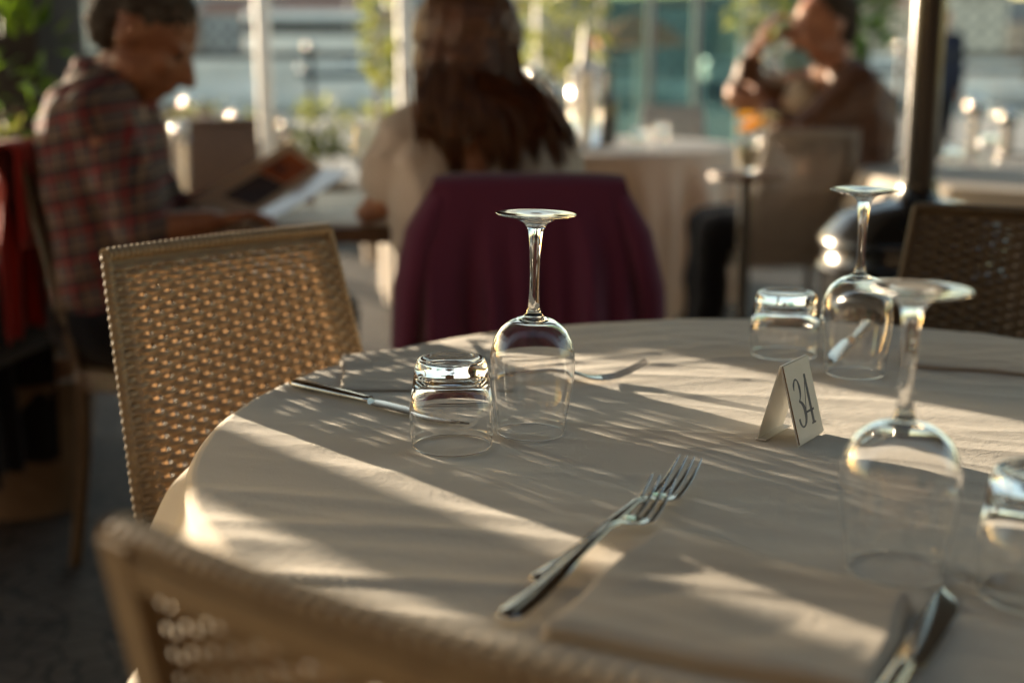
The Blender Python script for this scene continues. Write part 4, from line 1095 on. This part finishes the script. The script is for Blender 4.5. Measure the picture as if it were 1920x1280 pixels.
MB().lathe([(.001, .0145), (.026, .0145), (.026, .27), (.022, .276), (.001, .272)], 20).build('candle', M_wax, t)
MB().lathe([(.001, .304), (.078, .304), (.07, .318), (.03, .345), (.026, .39), (.020, .44), (.012, .50), (.001, .505)], 24).build('lid', M_whitepaint, t)
# candlesticks and bollards added to catch glints in place of unidentified highlights
for px, hh_, lb in ((1000, .30, 'taller steel candlestick beside the woman\'s hair on the pale table'), (1039, .215, 'shorter steel glint stand added left of the clear cylinder')):
    q = at(px, 200, 5.3); t = thing('glint_stand', lb, 'glint_stand', (q.x, 5.3, TZ + .002), 0, 'steel stands added for glints')
    MB().lathe([(.001, 0), (.045, 0), (.046, .006), (.012, .014), (.007, .03), (.007, hh_ - .03), (.001, hh_ - .03)], 20).build('stem', M_steel, t)
    MB().ell((0, 0, hh_), (.036, .036, .036)).build('ball_cup', M_steel, t)
for px, Yb, rb_, lb in ((360, 11.5, .09, 'steel bollard farthest away, below the plaid man\'s nose'), (445, 9.4, .06, 'added steel glint post left of the white post'), (537, 8.2, .05, 'added steel glint post just right of the white post'),
                  (335, 7.6, .05, 'steel bollard close behind the plaid man\'s chest'), (1655, 10.5, .08, 'added steel glint post left of the heater pole'), (1830, 11.0, .09, 'added steel glint post right of the heater pole'), (1893, 9.0, .07, 'added steel glint post at the right edge of the photo')):
    t = thing('glint_post', lb, 'glint_post', (at(px, 200, Yb).x, Yb, 0), 0, 'steel posts added for glints')  # ball-topped posts added only for their glints
    MB().lathe([(.001, 0), (.09, 0), (.09, .012), (.04, .02), (.038, .66), (.05, .67), (.03, .69), (.001, .69)], 24).build('shaft', M_steel, t)
    MB().ell((0, 0, .68 + rb_), (rb_, rb_, rb_)).build('ball', M_steel, t)
# flowers
q = at(1400, 322, 4.1); t = thing('flower_vase', 'small glass vase of yellow and cream flowers near the grey chair', 'flowers', (q.x, 4.1, q.z))
MB().lathe([(.001, 0), (.026, 0), (.030, .01), (.042, .10), (.040, .10), (.028, .012), (.001, .010)], 24).build('vase', M_glass_far, t)
MB().lathe([(.001, .011), (.027, .012), (.037, .075), (.001, .075)], 24).build('water', mat('cloudy water', (.5, .45, .3), .3), t)
rnd = random.Random(4)
for k in range(15):
    a = rnd.uniform(0, 6.28); rr = rnd.uniform(.01, .07); c = Vector((rr * cos(a) + .012, rr * sin(a), .135 + rnd.uniform(-.02, .04))); m = MB()
    for L_ in range(3):
        for j in range(8):
            b_ = j / 8 * 2 * pi + L_; r_ = .040 - L_ * .009; d = Vector((cos(b_), sin(b_), .25 + L_ * .5)).normalized(); s_ = d.cross(Vector((0, 0, 1))).normalized()
            m.add([c, c + d * r_ * .6 + s_ * r_ * .33, c + d * r_, c + d * r_ * .6 - s_ * r_ * .33], [(0, 1, 2), (0, 2, 3)])
    m.build('blossom', M_petal if c.x > .035 else M_yellow, t, smooth=False)
m = MB()
for k in range(6): m.tube([(rnd.uniform(-.01, .01), rnd.uniform(-.01, .01), .02), (rnd.uniform(-.02, .03), rnd.uniform(-.02, .02), .09), (rnd.uniform(-.04, .05), rnd.uniform(-.04, .04), .14)], .0018, 5)
m.build('stem', M_greendark, t)
# the small table that carries the vase
t = thing('side_table', 'small dark side table holding the flowers by the drinking man', 'table', (q.x, 4.1, 0))
MB().lathe([(.001, q.z - .022), (.12, q.z - .022), (.12, q.z - .001), (.001, q.z - .001)], 36).build('tabletop', M_wood, t)
MB().lathe([(.001, .02), (.03, .02), (.022, .05), (.022, q.z - .022), (.001, q.z - .022)], 16).build('pedestal', M_black, t)
MB().lathe([(.001, 0), (.15, 0), (.15, .012), (.02, .02), (.001, .02)], 28).build('foot', M_black, t)

# unseen white post added left of the view to cast a shadow across the table
p0 = Vector((-.02, .79)); D_ = Vector((SUN_DX, SUN_DY)).normalized()
for n_, s_, r_, lb in ((.528, 3.3, .060, 'unseen white post added at left to shade the table front'),):
    nvec = Vector((-D_.y, D_.x)); base = nvec * n_ - D_ * s_ + D_ * (D_.dot(Vector((.1, .8))))
    t = thing('post', lb, 'post', (base.x, base.y, 0), 0, 'white posts along the terrace')
    MB().lathe([(.0005, 0), (r_, 0), (r_, 3.0), (.0005, 3.0)], 16).build('pole', M_whitepaint, t)
    MB().lathe([(.0005, .001), (r_ * 2.1, .001), (r_ * 2.1, .02), (r_ * 1.01, .03)], 20).build('base_plate', M_whitepaint, t)

# ---------------------------------------------------------------- unseen restaurant front added behind the camera; its wall and awning shade the tables
t = thing('shading_restaurant', 'unseen dark plastered restaurant front added behind the camera to shade the terrace', 'building', (0, -3.2, 0))
wm = MB(); MW = mat('dark ochre plaster', (.10, .065, .04), .9, var=(.07, .045, .03), vscale=3)
wm.box((0, -.2, 2.6), (40, .4, 5.2)); wm.build('wall', MW, t, smooth=False)
for k in range(4):
    fr = MB().box((-6 + k * 4, .02, 1.55), (1.7, .06, 2.3), bev=.01).build('window', M_wood, t)
    MB().box((-6 + k * 4, .056, 1.55), (1.5, .01, 2.1)).build('pane', M_bottle, fr, smooth=False)
t = thing('canopy', 'unseen brown canvas canopy on white posts, added for shade above the chairs beyond the table', 'canopy', (0, 1.25, 0))  # unseen, added for overhead shade and dark reflections in the cutlery
MA = mat('brown canvas', (.16, .12, .08), .9, transl=((.3, .2, .1), .15))
cm = MB(); rows = []
for k in range(21):
    y = 3.55 * k / 20; rows.append([(x * .5, y, 2.62 - .1116 * y + .015 * cos(x * pi)) for x in range(-6, 7)])
cm.grid(rows); cm.grid([[(x * .5, 3.55, 2.224 + .015 * cos(x * pi)) for x in range(-6, 7)], [(x * .5, 3.55, 2.10 + .03 * cos(x * pi)) for x in range(-6, 7)]]); o = cm.build('canvas', MA, t); o.modifiers.new('solid', 'SOLIDIFY').thickness = .004
for x in (-2.97, 2.97):
    MB().tube([(x, 0, 2.58), (x, 3.53, 2.19)], .02, 8).build('beam', M_whitepaint, t)
    MB().tube([(x, 1.8, 0), (x, 1.8, 2.385)], .03, 10).build('pole', M_whitepaint, t)

for o in list(bpy.data.objects):
    if o.parent in (WG1, WG2, WG3, TB1, TB2, TB3): o.cycles.is_caustics_caster = True
CLOTH.cycles.is_caustics_receiver = True; sl.cycles.is_caustics_light = True

o = MB().box((0, 1.78, 3.05), (40, 3.56, .06)).build('shade_awning', MA, bpy.data.objects['shading_restaurant'], smooth=False)  # unseen awning added to keep sky light off the front chair
